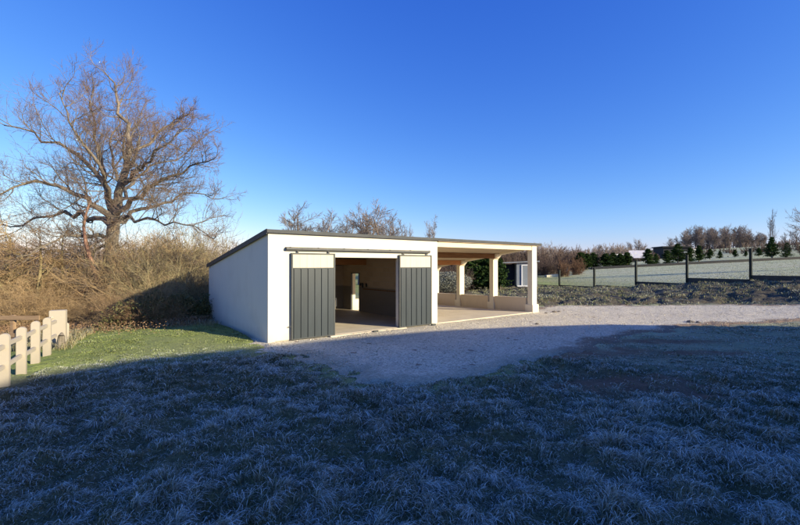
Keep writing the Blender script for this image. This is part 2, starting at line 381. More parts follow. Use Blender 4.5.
# ------------------------------------------------------------------ WORLD, SUN, CAMERA
EL = R(18); SUNDIR = Vector((.8925*math.cos(EL), -.4510*math.cos(EL), math.sin(EL)))
w = bpy.data.worlds.new('World'); S.world = w; w.use_nodes = True; nt = w.node_tree
sky = nt.nodes.new('ShaderNodeTexSky'); sky.sky_type = 'NISHITA'; sky.sun_disc = False; sky.sun_elevation = EL
sky.sun_rotation = math.atan2(SUNDIR.x, SUNDIR.y); sky.altitude = 0; sky.air_density = 1.0; sky.dust_density = .3; sky.ozone_density = 3.0
sp = nt.nodes.new('ShaderNodeSeparateColor'); nt.links.new(sky.outputs[0], sp.inputs[0]); cb = nt.nodes.new('ShaderNodeCombineColor')
KS = .09*2**.75      # deepen the blue towards the zenith, as the camera's rendering of a cold clear sky does
for ch_, (tint_, pw_, gn_) in enumerate([(.98, 1.6, 1.45), (.90, 1.2, 1.24), (1.50, .6, .98)]):
    v_ = mth(nt, 'MULTIPLY', sp.outputs[ch_], tint_*KS); v_ = mth(nt, 'POWER', v_, pw_); nt.links.new(mth(nt, 'MULTIPLY', v_, gn_/KS), cb.inputs[ch_])
bg = nt.nodes['Background']; bg.inputs[1].default_value = .09; nt.links.new(cb.outputs[0], bg.inputs[0])
sl = bpy.data.lights.new('sun', 'SUN'); sl.energy = 5.0; sl.angle = R(.5); sl.color = (1, .88, .64)
so = bpy.data.objects.new('sun', sl); C.objects.link(so); so.rotation_euler = (-SUNDIR).to_track_quat('-Z', 'Y').to_euler()
cam = bpy.data.cameras.new('camera'); cam.sensor_width = 36; cam.lens = F/800*36; cam.clip_end = 3000; cam.clip_start = .05
co = bpy.data.objects.new('camera', cam); C.objects.link(co); co.location = (0, 0, CAMH); co.rotation_euler = (R(90)+math.atan(2.5/F), 0, 0)
S.camera = co
S.view_settings.view_transform = 'Standard'; S.view_settings.look = 'None'; S.view_settings.gamma = 1; S.view_settings.exposure = .75
S.render.engine = 'CYCLES'; S.cycles.max_bounces = 12; S.cycles.diffuse_bounces = 8
# ------------------------------------------------------------------ GROUND SHEET
def axis(segs):
    out = []
    for a_, b_, st in segs: out += list(np.arange(a_, b_, st))
    return np.array(out+[segs[-1][1]])
xs = axis([(-700, -100, 50), (-100, -30, 5), (-30, -14, .5), (-14, 14, .085), (14, 32, .16), (32, 60, 1), (60, 150, 5), (150, 700, 50)])
ys = axis([(-150, -20, 20), (-20, 1.5, 1), (1.5, 7, .06), (7, 16, .09), (16, 25, .13), (25, 40, .3), (40, 80, 1.5), (80, 200, 6), (200, 900, 50)])
X, Y = np.meshgrid(xs, ys); zn = zones(X, Y); Zt = ground_h(X, Y, zn)
g_, b_, bk_ = zn
# frost: strong where the morning shadow lies, thin on the sunny lawn, thin on the fields
def frost_at(x, y):
    lit = sstep(-.3, 1.8, (y-(9.6+.62*(x+4.2))))*sstep(0, -2.5, x)       # mown lawn beyond the shadow line, where the sun has melted it
    f_ = 1-.82*lit
    f_ = np.where(y > 26, .5+.1*np.sin(x*.05), f_)
    return f_
frost = frost_at(X, Y)
patch = sstep(25, 15, X)*sstep(30, 36, Y)*sstep(60, 48, Y)
frost = np.where((Y < 24) & (X > -12), frost*(.10+.4*flat_zone(X, Y)), frost)
frost = np.where(Y > 26, frost*(1-.85*patch)*sstep(-10, 12, X), frost)
soil_shade = sstep(.5, -.5, bk_); soil_shade = np.maximum(soil_shade, sstep(-8.6, -10, X+.3*(Y-10))*.8*sstep(8, 14, Y)*sstep(60, 40, Y))
soil_shade = np.where(X < -9.5-.0*Y, np.maximum(soil_shade, .8*sstep(-9.5, -11, X)*sstep(60, 40, Y)), soil_shade)
lf_ = sstep(-1.0, -3.6, X)*sstep(-.6, .9, Y-(9.3+.62*(X+4.2)))
soil_shade = np.maximum(soil_shade, .75*(1-lf_)*(1-.5*flat_zone(X, Y))*sstep(20, 17, Y)*sstep(-10, -8, X)*sstep(.2, .9, g_))  # painted shade: dark soil colour deepens the ground of the shaded lawn
verge = sstep(.9, .1, np.abs(g_))*sstep(8, 10, X)*sstep(16.5, 15.5, Y)
mudm = np.clip(mud_mask(X, Y)+.6*verge, 0, 1)
zone = np.stack([np.clip(frost, 0, 1), soil_shade, mudm], -1).reshape(-1, 3)
ny, nx = X.shape; idx = np.arange(nx*ny).reshape(ny, nx)
quads = np.stack([idx[:-1, :-1], idx[:-1, 1:], idx[1:, 1:], idx[1:, :-1]], -1).reshape(-1, 4)
tag(link('ground', npmesh('ground', np.stack([X, Y, Zt], -1).reshape(-1, 3), quads, attrs={'zone': zone}), M['terrain'], smooth=True), 'frosty lawn and fields rising to the right', kind='structure')
# driveway sheet
xs = np.arange(-6, 26.5, .11); ys = np.arange(7, 23, .11); X, Y = np.meshgrid(xs, ys); g_ = gravel_sdf(X, Y)
Zd = macro(X, Y)+.016+(fbm(X*.9, Y*.9, 41, 3)-.5)*.05*sstep(0, -1, g_)+(vnoise(X*4, Y*4, 43)-.5)*.012-.10*sstep(-.1, .3, g_)
Zd = np.where(poly_sdf(bpoly, X, Y) < .4, np.minimum(Zd, .0), Zd)
ny, nx = X.shape; idx = np.arange(nx*ny).reshape(ny, nx)
quads = np.stack([idx[:-1, :-1], idx[:-1, 1:], idx[1:, 1:], idx[1:, :-1]], -1).reshape(-1, 4)
keep = (g_.reshape(-1)[quads].min(1) < .35); quads = quads[keep]
used = np.unique(quads); rem = np.full(nx*ny, -1); rem[used] = np.arange(len(used))
tag(link('driveway', npmesh('driveway', np.stack([X, Y, Zd], -1).reshape(-1, 3)[used], rem[quads], attrs={'edge': np.stack([sstep(-1.1, .1, g_)*(1-sstep(0, -1.5, poly_sdf(bpoly, X, Y)-1.6)), flat_zone(X, Y), 0*X], -1).reshape(-1, 3)[used]}), M['gravel'], smooth=True), 'pale gravel driveway sweeping past the garage', kind='structure')
# loose stones
rng = np.random.default_rng(3)
n = 26000; sx = rng.uniform(-4.5, 20, n); sy = 8.5+14*rng.random(n)**1.3; k_ = (gravel_sdf(sx, sy) < -.05) & (poly_sdf(bpoly, sx, sy) > .05); sx = sx[k_]; sy = sy[k_]; n = len(sx)
sz = macro(sx, sy)+.016+(fbm(sx*.9, sy*.9, 41, 3)-.5)*.05; sr = rng.uniform(.008, .022, n)*rng.choice([1, 1, 1, 1.6], n)
octa = np.array([(1, 0, 0), (0, 1, 0), (-1, 0, 0), (0, -1, 0), (0, 0, .7), (0, 0, -.7)], float)
V = np.stack([sx, sy, sz], -1)[:, None]+octa[None]*sr[:, None, None]*rng.uniform(.7, 1.3, (n, 6, 1))
tr = np.array([(0, 1, 4), (1, 2, 4), (2, 3, 4), (3, 0, 4), (1, 0, 5), (2, 1, 5), (3, 2, 5), (0, 3, 5)])
tr = (tr[None]+np.arange(n)[:, None, None]*6).reshape(-1, 3)
tag(link('loose_stones', npmesh('loose_stones', V.reshape(-1, 3), tris=tr), M['gravel']), 'loose pale stones scattered over the gravel', 'gravel', kind='stuff')
# ------------------------------------------------------------------ GRASS
def blades(name, x, y, h, lean, az, wd, tint, zoff=None):
    n = len(x); z = ground_h(x, y)-.01
    p0 = np.stack([x, y, z], -1); dirv = np.stack([np.cos(az), np.sin(az), np.zeros(n)], -1)
    side = np.stack([-np.sin(az), np.cos(az), np.zeros(n)], -1)
    # turn the width so most blades show some width to any viewer
    tw = rng.uniform(-1.4, 1.4, n); side = side*np.cos(tw)[:, None]+dirv*np.sin(tw)[:, None]
    up = np.array([0, 0, 1.])
    def pt(a_, b_): return p0+up*(h*a_)[:, None]+dirv*(h*b_)[:, None]
    q1 = pt(.5*np.ones(n), .18*lean); q2 = pt(.85-.25*lean, .62*lean); q3 = pt(.95-.65*lean, 1.15*lean)
    hw = side*(wd/2)[:, None]
    V = np.stack([p0-hw, p0+hw, q1-hw*.9, q1+hw*.9, q2-hw*.6, q2+hw*.6, q3], 1).reshape(-1, 3)
    o = (np.arange(n)*7)[:, None]
    q = np.concatenate([o+np.array([0, 1, 3, 2]), o+np.array([2, 3, 5, 4])]); t_ = o+np.array([4, 5, 6])
    tv = np.repeat(tint[:, None], 7, 1); mul = np.array([0, 0, .45, .45, 1, 1, 1.3])[None, :]
    tv = tv.copy(); tv[..., 0] = np.clip(tv[..., 0]*mul, 0, 1)
    return npmesh(name, V, q, t_, {'tint': tv.reshape(-1, 3)})
def scatter_band(y0, y1, dens, xl=None, xr=None):
    area = ((y0+y1)/2*1.0*2+3)*(y1-y0); n = int(area*dens); half = y1*1.0+1.5
    n = int(2*half*(y1-y0)*dens); x = rng.uniform(-half, half, n); y = rng.uniform(y0, y1, n)
    k_ = np.abs(x) < y*1.0+1.5
    return x[k_], y[k_]
px_, py_ = [], []
for (a0, a1, dn) in [(1.8, 3.0, 2400), (3.0, 4.6, 8000), (4.6, 7, 4400), (7, 10, 2100), (10, 14, 1000), (14, 19, 420)]:
    a_, b_ = scatter_band(a0, a1, dn); px_.append(a_); py_.append(b_)
px_.append(rng.uniform(-9.5, -1.5, 75000)); py_.append(rng.uniform(8, 15.5, 75000))
x = np.concatenate(px_); y = np.concatenate(py_)
# gather into tufts
TF = 4.4
tx = np.round(x*TF+rng.uniform(-.6, .6, len(x))); ty = np.round(y*TF+rng.uniform(-.6, .6, len(x)))
cxs = (tx+(_hash(tx, ty, 71)-.5)*.9)/TF; cys = (ty+(_hash(tx, ty, 72)-.5)*.9)/TF
pull = rng.uniform(.1, .85, len(x))
x = x*(1-pull)+cxs*pull; y = y*(1-pull)+cys*pull
g_, b_, bk_ = zones(x, y); mu = mud_mask(x, y)
cover = vnoise(x*3.1, y*3.1, 77)
k_ = (b_ > .02) & (rng.random(len(x)) < .10*sstep(-1.6, -.5, g_)+.90*sstep(-.75, .4, g_)) & (bk_ > .2) & (rng.random(len(x)) > mu*.97) & (rng.random(len(x)) > .15*flat_zone(x, y)) & (x > -9.6-.25*(y-8)) & (x < 22) & ~((y > 15.3) & (x > 5))
fl = (x > -6.4-.55*(y-7.3)-.25)  # inside the concrete fence
k_ &= fl
x = x[k_]; y = y[k_]; g_ = g_[k_]; mu = mu[k_]; n = len(x); tx = tx[k_]; ty = ty[k_]; cxs = cxs[k_]; cys = cys[k_]
left = sstep(-1.0, -3.6, x)*sstep(-.6, .9, y-(9.3+.62*(x+4.2)))
big = fbm(x*1.1, y*1.1, 21, 3); th = _hash(tx, ty, 73)
h = (.032+.09*th**1.6+.055*sstep(.35, .7, big))*rng.uniform(.35, 1.25, n)
h = h*(1-.62*left)*(1-.55*sstep(.8, -.3, g_))*(1-.1*sstep(5, 3, y))*(1-.5*flat_zone(x, y))
az0 = 2*math.pi*fbm(x*.45, y*.45, 22, 2)*2.0+(_hash(tx, ty, 74)-.5)*2.2
az = np.arctan2((y-cys)*7+.8*np.sin(az0), (x-cxs)*7+.8*np.cos(az0))+rng.normal(0, .85, n)
lean = np.clip(.62+.45*_hash(tx, ty, 75)+rng.normal(0, .18, n), .05, 1.05)*(1-.35*left)
wd = (.0030+.00085*np.maximum(y-2, 0))*rng.uniform(.5, 1.6, n)
frm = -.42+1.5*fbm(x*1.5, y*1.5, 23, 3)+.7*(th-.5)
hot = rng.random(n) < .20
fr = np.clip(frost_at(x, y)*np.where(hot, .55+.9*np.clip(frm+.35, 0, 1), .55*np.clip(frm, 0, 1)-.03)*rng.uniform(.6, 1.15, n), 0, 1)
h = h*np.where(hot, 1.15, .85)*rng.uniform(.8, 1.1, n)
near = sstep(.6, -.2, (y-(10.0+.62*(x+4.2))))*left     # thick rime along the edge of the shadow
fr = np.clip(fr+.55*near*rng.random(n), 0, 1)
dry = np.clip(rng.random(n)*.9-.15+.4*(vnoise(x*.9, y*.9, 27)-.5), 0, 1)*(1-.8*left)
tint = np.stack([fr, dry, rng.random(n)*(.3+.7*left)], -1)
print('blades', n)
tag(link('frosty_grass', blades('frosty_grass', x, y, h, lean, az, wd, tint), M['blade']), 'frost covered tufted grass of the lawn', 'grass', kind='stuff')
# rough bank growth
n = 60000; x = rng.uniform(5, 27, n); y = rng.uniform(15, 40, n); bk = poly_sdf(bankpoly, x, y); cl = fbm(x*1.0, y*1.0, 51, 3)
k_ = (bk < .1) & (cl > .40) & (poly_sdf(bpoly, x, y) > .3); x = x[k_]; y = y[k_]; n = len(x)
h = rng.uniform(.05, .18, n); tint = np.stack([np.clip(rng.random(n)*1.0-.45+.9*(vnoise(x*1.5, y*1.5, 53)-.4), 0, 1), rng.random(n)*.8, rng.random(n)], -1)
tag(link('bank_weeds', blades('bank_weeds', x, y, h, rng.uniform(.3, 1, n), rng.uniform(0, 6.28, n), rng.uniform(.012, .026, n), tint), M['blade']), 'frosted rough weeds and clods on the bank below the wire fence', 'weeds', kind='stuff')
# fields far right: short tufts so the ground is not a flat sheet
n = 50000; y = rng.uniform(24, 75, n); x = y*rng.uniform(.2, 1.05, n); k_ = (poly_sdf(bankpoly, x, y) > .3); x = x[k_]; y = y[k_]; n = len(x)
tint = np.stack([np.clip(.05+.4*rng.random(n), 0, 1), rng.random(n)*.8, rng.random(n)], -1)
tag(link('field_grass', blades('field_grass', x, y, rng.uniform(.03, .08, n), rng.uniform(.5, 1, n), rng.uniform(0, 6.28, n), rng.uniform(.02, .04, n), tint), M['blade']), 'short rimed pasture grass beyond the wire fence', 'grass', kind='stuff')
# ------------------------------------------------------------------ GARAGE
G = empty('garage', (GA[0], GA[1], 0), ANG)
tag(G, 'cream single pitch garage with grey sliding doors and an open carport at right', 'garage')
W, D, T0, T1, SL = 6.15, 6.65, 0, 12.13, .137
fs = lambda y: -.02*y
rs = lambda y: -SL*y
ZT = 2.975                       # underside of the roof at the front
th = .2
def wall(name, x0, x1, y0, y1, z0, z1, m, parent=G, slope_top=False, **k):
    mb = MB()
    if slope_top: mb.hexa([(x0, y0, z0), (x1, y0, z0), (x1, y1, z0), (x0, y1, z0), (x0, y0, z1+rs(y0)), (x1, y0, z1+rs(y0)), (x1, y1, z1+rs(y1)), (x0, y1, z1+rs(y1))])
    else: mb.box(x0, x1, y0, y1, z0, z1)
    return mb.build(name, m, parent, **k)
OL, OR, OT = 1.9, 4.44, 2.33
# outer render shells 2 cm with blockwork cores inside, each wall its own part
fw = MB().box(0, OL, 0, th, -.3, ZT-.002).box(OR, W, 0, th, -.3, ZT-.002).box(OL, OR, 0, th, OT, ZT-.002).build('front_wall', M['render'], G)
wall('side_wall', 0, th, th, D, -.4, ZT-.002, M['render'], slope_top=True)
mb = MB()
DS0, DS1, DZ = 4.92, 5.66, 1.74
for (a_, b_, z0, z1, sl) in [(th, DS0, -.3, ZT-.002, 1), (DS1, D, -.3, ZT-.002, 1), (DS0, DS1, DZ, ZT-.002, 1)]:
    mb.hexa([(W-th, a_, z0), (W, a_, z0), (W, b_, z0), (W-th, b_, z0), (W-th, a_, z1+rs(a_)), (W, a_, z1+rs(a_)), (W, b_, z1+rs(b_)), (W-th, b_, z1+rs(b_))])
mb.build('partition_wall', M['render'], G)
wall('back_wall', th, W-th, D-th, D, -.4, ZT-.004+rs(D), M['render'])
# inner faces of bare blockwork
mb = MB(); mx = W-th
for (a_, b_, z0) in [(th, DS0, -.1), (DS1, D-th, -.1), (DS0, DS1, DZ)]:
    z1 = ZT-.01
    mb.hexa([(mx-.03, a_, z0), (mx-.003, a_, z0), (mx-.003, b_, z0), (mx-.03, b_, z0), (mx-.03, a_, z1+rs(a_)), (mx-.003, a_, z1+rs(a_)), (mx-.003, b_, z1+rs(b_)), (mx-.03, b_, z1+rs(b_))])
mb.hexa([(th+.003, th, -.1), (th+.03, th, -.1), (th+.03, D-th, -.1), (th+.003, D-th, -.1), (th+.003, th, ZT-.01+rs(th)), (th+.03, th, ZT-.01+rs(th)), (th+.03, D-th, ZT-.01+rs(D-th)), (th+.003, D-th, ZT-.01+rs(D-th))])
mb.box(th+.03, mx-.03, D-th-.03, D-th-.003, -.1, ZT-.01+rs(D))
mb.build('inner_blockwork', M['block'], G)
# doorway lining in the partition
MB().box(W-th-.05, W-th+.03, DS1-.03, DS1-.003, -.1, DZ).box(W-th-.05, W-th+.03, DS0+.003, DS0+.03, -.1, DZ).box(W-th-.05, W-th+.03, DS0+.03, DS1-.03, DZ-.03, DZ-.003).build('doorway_lining', M['door_frame'], G)
MB().box(W-th-.055, W-th-.03, .9, 4.6, 1.02, 1.06).build('wall_ledge', M['timber_dark'], G)
# floor
MB().box(-.0+th, W-th-.0, .0, D-th, -.3, .028).build('garage_floor', M['slab'], G)
mb = MB().hexa([(W+.003, -.02, -.3), (T1-.36, -.02, -.3), (T1-.36, D-.02, -.4), (W+.003, D-.02, -.4), (W+.003, -.02, .03), (T1-.36, -.02, .03), (T1-.36, D-.02, .03+fs(D)), (W+.003, D-.02, .03+fs(D))])
mb.build('carport_floor', M['slab'], G)
MB().box(OL-.1, OR+.2, -.16, -.004, -.2, .02).build('threshold', M['slab'], G, bevel=.008)
# roof
x0, x1 = -.04, T1+.22
mb = MB().hexa([(x0, -.06, ZT), (x1, -.06, ZT), (x1, D+.15, ZT+rs(D+.15)), (x0, D+.15, ZT+rs(D+.15)), (x0, -.06, ZT+.06), (x1, -.06, ZT+.06), (x1, D+.15, ZT+.06+rs(D+.15)), (x0, D+.15, ZT+.06+rs(D+.15))])
roof = mb.build('roof', M['roof_top'], G)
def slopebar(x0, x1, y0, y1, z0, z1): return [(x0, y0, z0+rs(y0)), (x1, y0, z0+rs(y0)), (x1, y1, z0+rs(y1)), (x0, y1, z0+rs(y1)), (x0, y0, z1+rs(y0)), (x1, y0, z1+rs(y0)), (x1, y1, z1+rs(y1)), (x0, y1, z1+rs(y1))]
mb = MB().box(x0-.02, x1+.02, -.09, -.063, ZT-.005, ZT+.085)
mb.hexa(slopebar(x0-.025, x0-.003, -.06, D+.15, ZT-.05, ZT+.09)).hexa(slopebar(x1+.003, x1+.025, -.06, D+.15, ZT-.03, ZT+.09))
mb.build('roof_trim', M['metal_roof'], roof)
MB().hexa(slopebar(W+.01, x1-.01, -.05, D+.1, ZT-.035, ZT-.003)).build('roof_boarding', M['deck'], roof)
# carport front beam
MB().box(W+.003, T1-.352, .02, .22, ZT-.22, ZT-.045).build('front_beam', M['timber_pale'], G, bevel=.004)
MB().box(W+.003, T1-.352, .225, .42, ZT-.20, ZT-.11).build('front_purlin', M['deck'], G)
# purlins
for s_, mm in ((2.2, 'timber_dark'), (4.45, 'timber_orange')):
    zt = ZT-.04+rs(s_)
    MB().box(W+.003, T1-.10, s_-.10, s_+.04, zt-.24+.02, zt+.02-.005).build('roof_beam', M[mm], G, bevel=.004)
    MB().box(th+.04, W-th-.04, s_-.10, s_+.04, zt-.24+.02, zt+.02).build('roof_beam', M[mm], G)
MB().box(th+.04, W-th-.04, .6, .74, ZT-.34, ZT-.12).build('roof_beam', M['timber_dark'], G)
# rafter on the open side
MB().hexa(slopebar(T1-.2, T1-.03, .26, D, ZT-.13, ZT-.037)).build('edge_rafter', M['post'], G, bevel=.004)
# posts with haunch and base block
for i, s_ in enumerate((0, 2.19, 4.44, D-.24)):
    zt = ZT-.04+rs(s_+.24); z0 = fs(s_); ztf = ZT-.04+rs(s_)
    p = MB()
    prof = [(s_, -.3), (s_+.24, -.3), (s_+.24, zt-.0), (s_, ztf)] if i == 0 else [(s_, -.3), (s_+.24, -.3), (s_+.24, zt-.1), (s_+.24, zt), (s_-.24, ztf+.02), (s_-.24, ztf-.05), (s_-.02, ztf-.27), (s_, ztf-.30)]
    p.prism(prof, 'x', T1-.345, T1)
    po = p.build('post', M['post'], G, bevel=.008)
    MB().box(T1-.37, T1+.09, s_-.04, s_+.36, -.3, .35+z0).build('base_block', M['post'], po, bevel=.012)
for (a_, b_) in ((.37, 2.14), (2.56, 4.39), (4.81, D-.28)):
    MB().hexa([(T1-.30, a_, -.3), (T1-.12, a_, -.3), (T1-.12, b_, -.4), (T1-.30, b_, -.4), (T1-.30, a_, .65+fs(a_)), (T1-.12, a_, .65+fs(a_)), (T1-.12, b_, .65+fs(b_)), (T1-.30, b_, .65+fs(b_))]).build('low_wall', M['lowrender'], G, bevel=.006)
MB().box(W+.003, T1-.375, D-.2, D-.02, -.4, .60+fs(D)).build('low_wall', M['render'], G, bevel=.006)
# sliding doors
def door(x0, x1, name='sliding_door'):
    d_ = empty(name, (x0, -.05, .02)); d_.parent = G; wd_ = x1-x0; H_ = 2.42; sp = 1.99
    MB().box(0, .045, -.035, .02, 0, H_).box(wd_-.045, wd_, -.035, .02, 0, H_).box(.045, wd_-.045, -.035, .02, H_-.04, H_).box(.045, wd_-.045, -.035, .02, 0, .03).box(.045, wd_-.045, -.035, .02, sp-.02, sp+.015).build('door_frame', M['door_frame'], d_, bevel=.004)
    n_ = 6; pr = []
    inner0, inner1 = .045, wd_-.045; step = (inner1-inner0)/n_
    prof = []
    for k in range(n_):
        a_ = inner0+k*step
        prof += [(a_+.002, -.006), (a_+.022, -.006), (a_+.034, -.028), (a_+step-.004, -.028)]
        if k == n_-1: prof[-1] = (a_+step, -.028)
    back = [(p[0], .012) for p in prof[::-1]]
    MB().prism(prof+back, 'z', .03, sp-.02).build('ribbed_panel', M['door_dark'], d_)
    mb_ = MB()
    for k in range(n_):
        a_ = inner0+k*step; mb_.box(a_+.002, a_+step-.002, -.018, .01, sp+.015, H_-.04)
    mb_.build('pale_top_panel', M['door_pale'], d_)
    for q in (.2, wd_-.2): MB().box(q-.02, q+.02, -.012, .012, H_, H_+.06).build('hanger', M['rail'], d_)
    return d_
d1_ = door(.63, 1.99)
MB().box(-.065, 0-.002, -.02, 0, .36, .385).build('door_stop', M['door_frame'], d1_)
MB().cyl((1.40, -.02, .85), (1.40, -.02, 1.1), .011).box(1.363, 1.40, -.028, -.014, .86, .875).box(1.363, 1.40, -.028, -.014, 1.075, 1.09).build('pull_handle', M['rail'], d1_)
door(4.38, 5.81)
rail = MB().prism([(-.112, 2.53), (-.105, 2.575), (-.06, 2.59), (-.003, 2.60), (-.003, 2.585), (-.09, 2.565), (-.10, 2.53)], 'x', .48, 5.72).build('door_rail', M['rail'], G)
MB().box(.48, 5.72, -.075, -.03, 2.505, 2.555).build('rail_track', M['door_frame'], rail)
for q in np.arange(.6, 5.7, .85): MB().box(q-.015, q+.015, -.112, -.002, 2.575, 2.60).build('rail_bracket', M['rail'], rail)
for q in (3.35, 5.78): MB().box(q-.09, q+.09, -.24, -.165, -.05, .045).build('floor_guide', M['door_frame'], G, bevel=.008)
# dark items hanging inside
for q, zz in ((4.3, .16), (4.62, .2), (4.78, .12)):
    MB().cyl((W-th-.06, q, 1.30), (W-th-.09, q, 1.30), .012).box(W-th-.085, W-th-.06, q-.05, q+.05, 1.30-zz, 1.29).build('wall_hook', M['door_frame'], G, bevel=.005)
# gutter strip along the left wall
MB().box(-.42, -.03, .3, D, -.35, -.10).build('gravel_border', M['gravel'], G)
# ------------------------------------------------------------------ CONCRETE RANCH FENCE
FP = empty('concrete_fence', (-6.97, 7.32, 0)); tag(FP, 'pale concrete post and rail fence along the left edge of the lawn', 'fence')
fdir = Vector((-8.75+6.97, 10.6-7.32, 0)).normalized(); fn = Vector((fdir.y, -fdir.x, 0))
def rbox(mb, c_, hx, hy, z0, z1, dv=fdir):
    nv = Vector((-dv.y, dv.x, 0)); pts = []
    for z_ in (z0, z1):
        for (a_, b_) in ((-hx, -hy), (hx, -hy), (hx, hy), (-hx, hy)):
            q = Vector((c_[0], c_[1], 0))+dv*a_+nv*b_; pts.append((q.x, q.y, z_))
    return mb.hexa(pts)
sp_ = .93; rngp = random.Random(5)
for k in range(-3, 4):
    p = fdir*(k*sp_); z0 = -.2; hh = .88+rngp.uniform(-.015, .015)
    mb = MB(); prof = []
    w2 = .074
    prof = [(-w2, z0), (w2, z0), (w2, hh-.07)]+[(w2*math.cos(a_), hh-.07+.07*math.sin(a_)) for a_ in np.linspace(.2, math.pi-.2, 8)]+[(-w2, hh-.07)]
    n0 = len(mb.v); kk = len(prof)
    for off in (-.05, .05):
        for (a_, b_) in prof:
            q = p+fn*a_+fdir*off; mb.v.append((q.x, q.y, b_))
    mb.f.append(tuple(range(kk))[::-1]); mb.f.append(tuple(range(kk, 2*kk)))
    for i in range(kk): mb.f.append((i, (i+1) % kk, kk+(i+1) % kk, kk+i))
    mb.build('fence_post', M['fenceconc'], FP, bevel=.008)
for k in range(-3, 4):
    for zc in (.68, .32):
        mb = MB(); a_ = fdir*(k*sp_+.052); b_ = fdir*((k+1)*sp_-.052) if k < 3 else fdir*(k*sp_+.80)
        a_ = Vector((a_.x, a_.y, zc+rngp.uniform(-.012, .012))); b_ = Vector((b_.x, b_.y, zc+rngp.uniform(-.012, .012)))
        dv = (b_-a_); up = Vector((0, 0, .042)); nn = fn*.028
        mb.hexa([tuple(a_-nn-up), tuple(a_+nn-up), tuple(b_+nn-up), tuple(b_-nn-up), tuple(a_-nn+up), tuple(a_+nn+up), tuple(b_+nn+up), tuple(b_-nn+up)])
        mb.build('fence_rail', M['fenceconc'], FP, bevel=.012)
# gate pillar and the low weathered rail beyond, small end post
GP = MB(); gp_c = (-8.93, 10.85)
rbox(GP, (0, 0), .11, .17, -.2, .92); GP.cyl((-.05, -.19, .74), (-.02, -.13, .74), .028, 10)
g_o = GP.build('gate_pillar', M['fenceconc'], bevel=.01); g_o.location = (gp_c[0], gp_c[1], 0); tag(g_o, 'thick flat topped pale concrete pillar at the far end of the fence', 'pillar')
EPm = MB().cyl((0, 0, -.2), (0, 0, .46), .055, 10).cyl((0, 0, .46), (0, 0, .50), .055, 10, .03); e_o = EPm.build('stub_post', M['fenceconc']); p_ = gnd(67, 341); e_o.location = (p_[0], p_[1], 0); tag(e_o, 'short pale stub post just right of the gate pillar', 'post')
mb = MB().cyl((0, 0, .0), (.03, 0, .34), .10, 9, .07).cyl((.03, 0, .34), (.02, .03, .42), .07, 9, .02); st_o = mb.build('tree_stump', M['bark']); p_ = gnd(60.5, 348); st_o.location = (p_[0], p_[1], -.03); tag(st_o, 'dark stump standing against the foot of the gate pillar', 'stump')
RF = empty('wooden_rail_fence', (-14, 11.6, -.3)); tag(RF, 'low weathered wooden rail running left behind the concrete fence', 'fence')
for k in range(3): MB().box(k*1.6-.05, k*1.6+.05, -.05, .05, -.2, 1.0).build('fence_post', M['wood_old'], RF, bevel=.01)
for zc in (.93, .45): MB().box(-3, 4.0, -.09, -.055, zc-.06, zc+.06).build('fence_rail', M['wood_old'], RF, bevel=.008)
# ------------------------------------------------------------------ BIG OAK
def limb(pts, Z0, n=14, wob=.05, seed=0):
    r_ = np.random.default_rng(seed); P = np.array([at(p[0], p[1], Z0+p[2]) for p in pts]); k = len(P)
    seg = np.r_[0, np.cumsum(np.linalg.norm(np.diff(P, axis=0), axis=1))]; t = np.linspace(0, seg[-1], n)
    # catmull-rom
    out = []
    for tt in t:
        i = min(np.searchsorted(seg, tt, 'right')-1, k-2); u = (tt-seg[i])/(seg[i+1]-seg[i])
        p0 = P[max(i-1, 0)]; p1 = P[i]; p2 = P[i+1]; p3 = P[min(i+2, k-1)]
        out.append(.5*((2*p1)+(-p0+p2)*u+(2*p0-5*p1+4*p2-p3)*u*u+(-p0+3*p1-3*p2+p3)*u**3))
    out = np.array(out); L = seg[-1]
    out[1:] += r_.normal(0, wob*L/12, (n-1, 3)); return out, L
ZT_ = 20.0
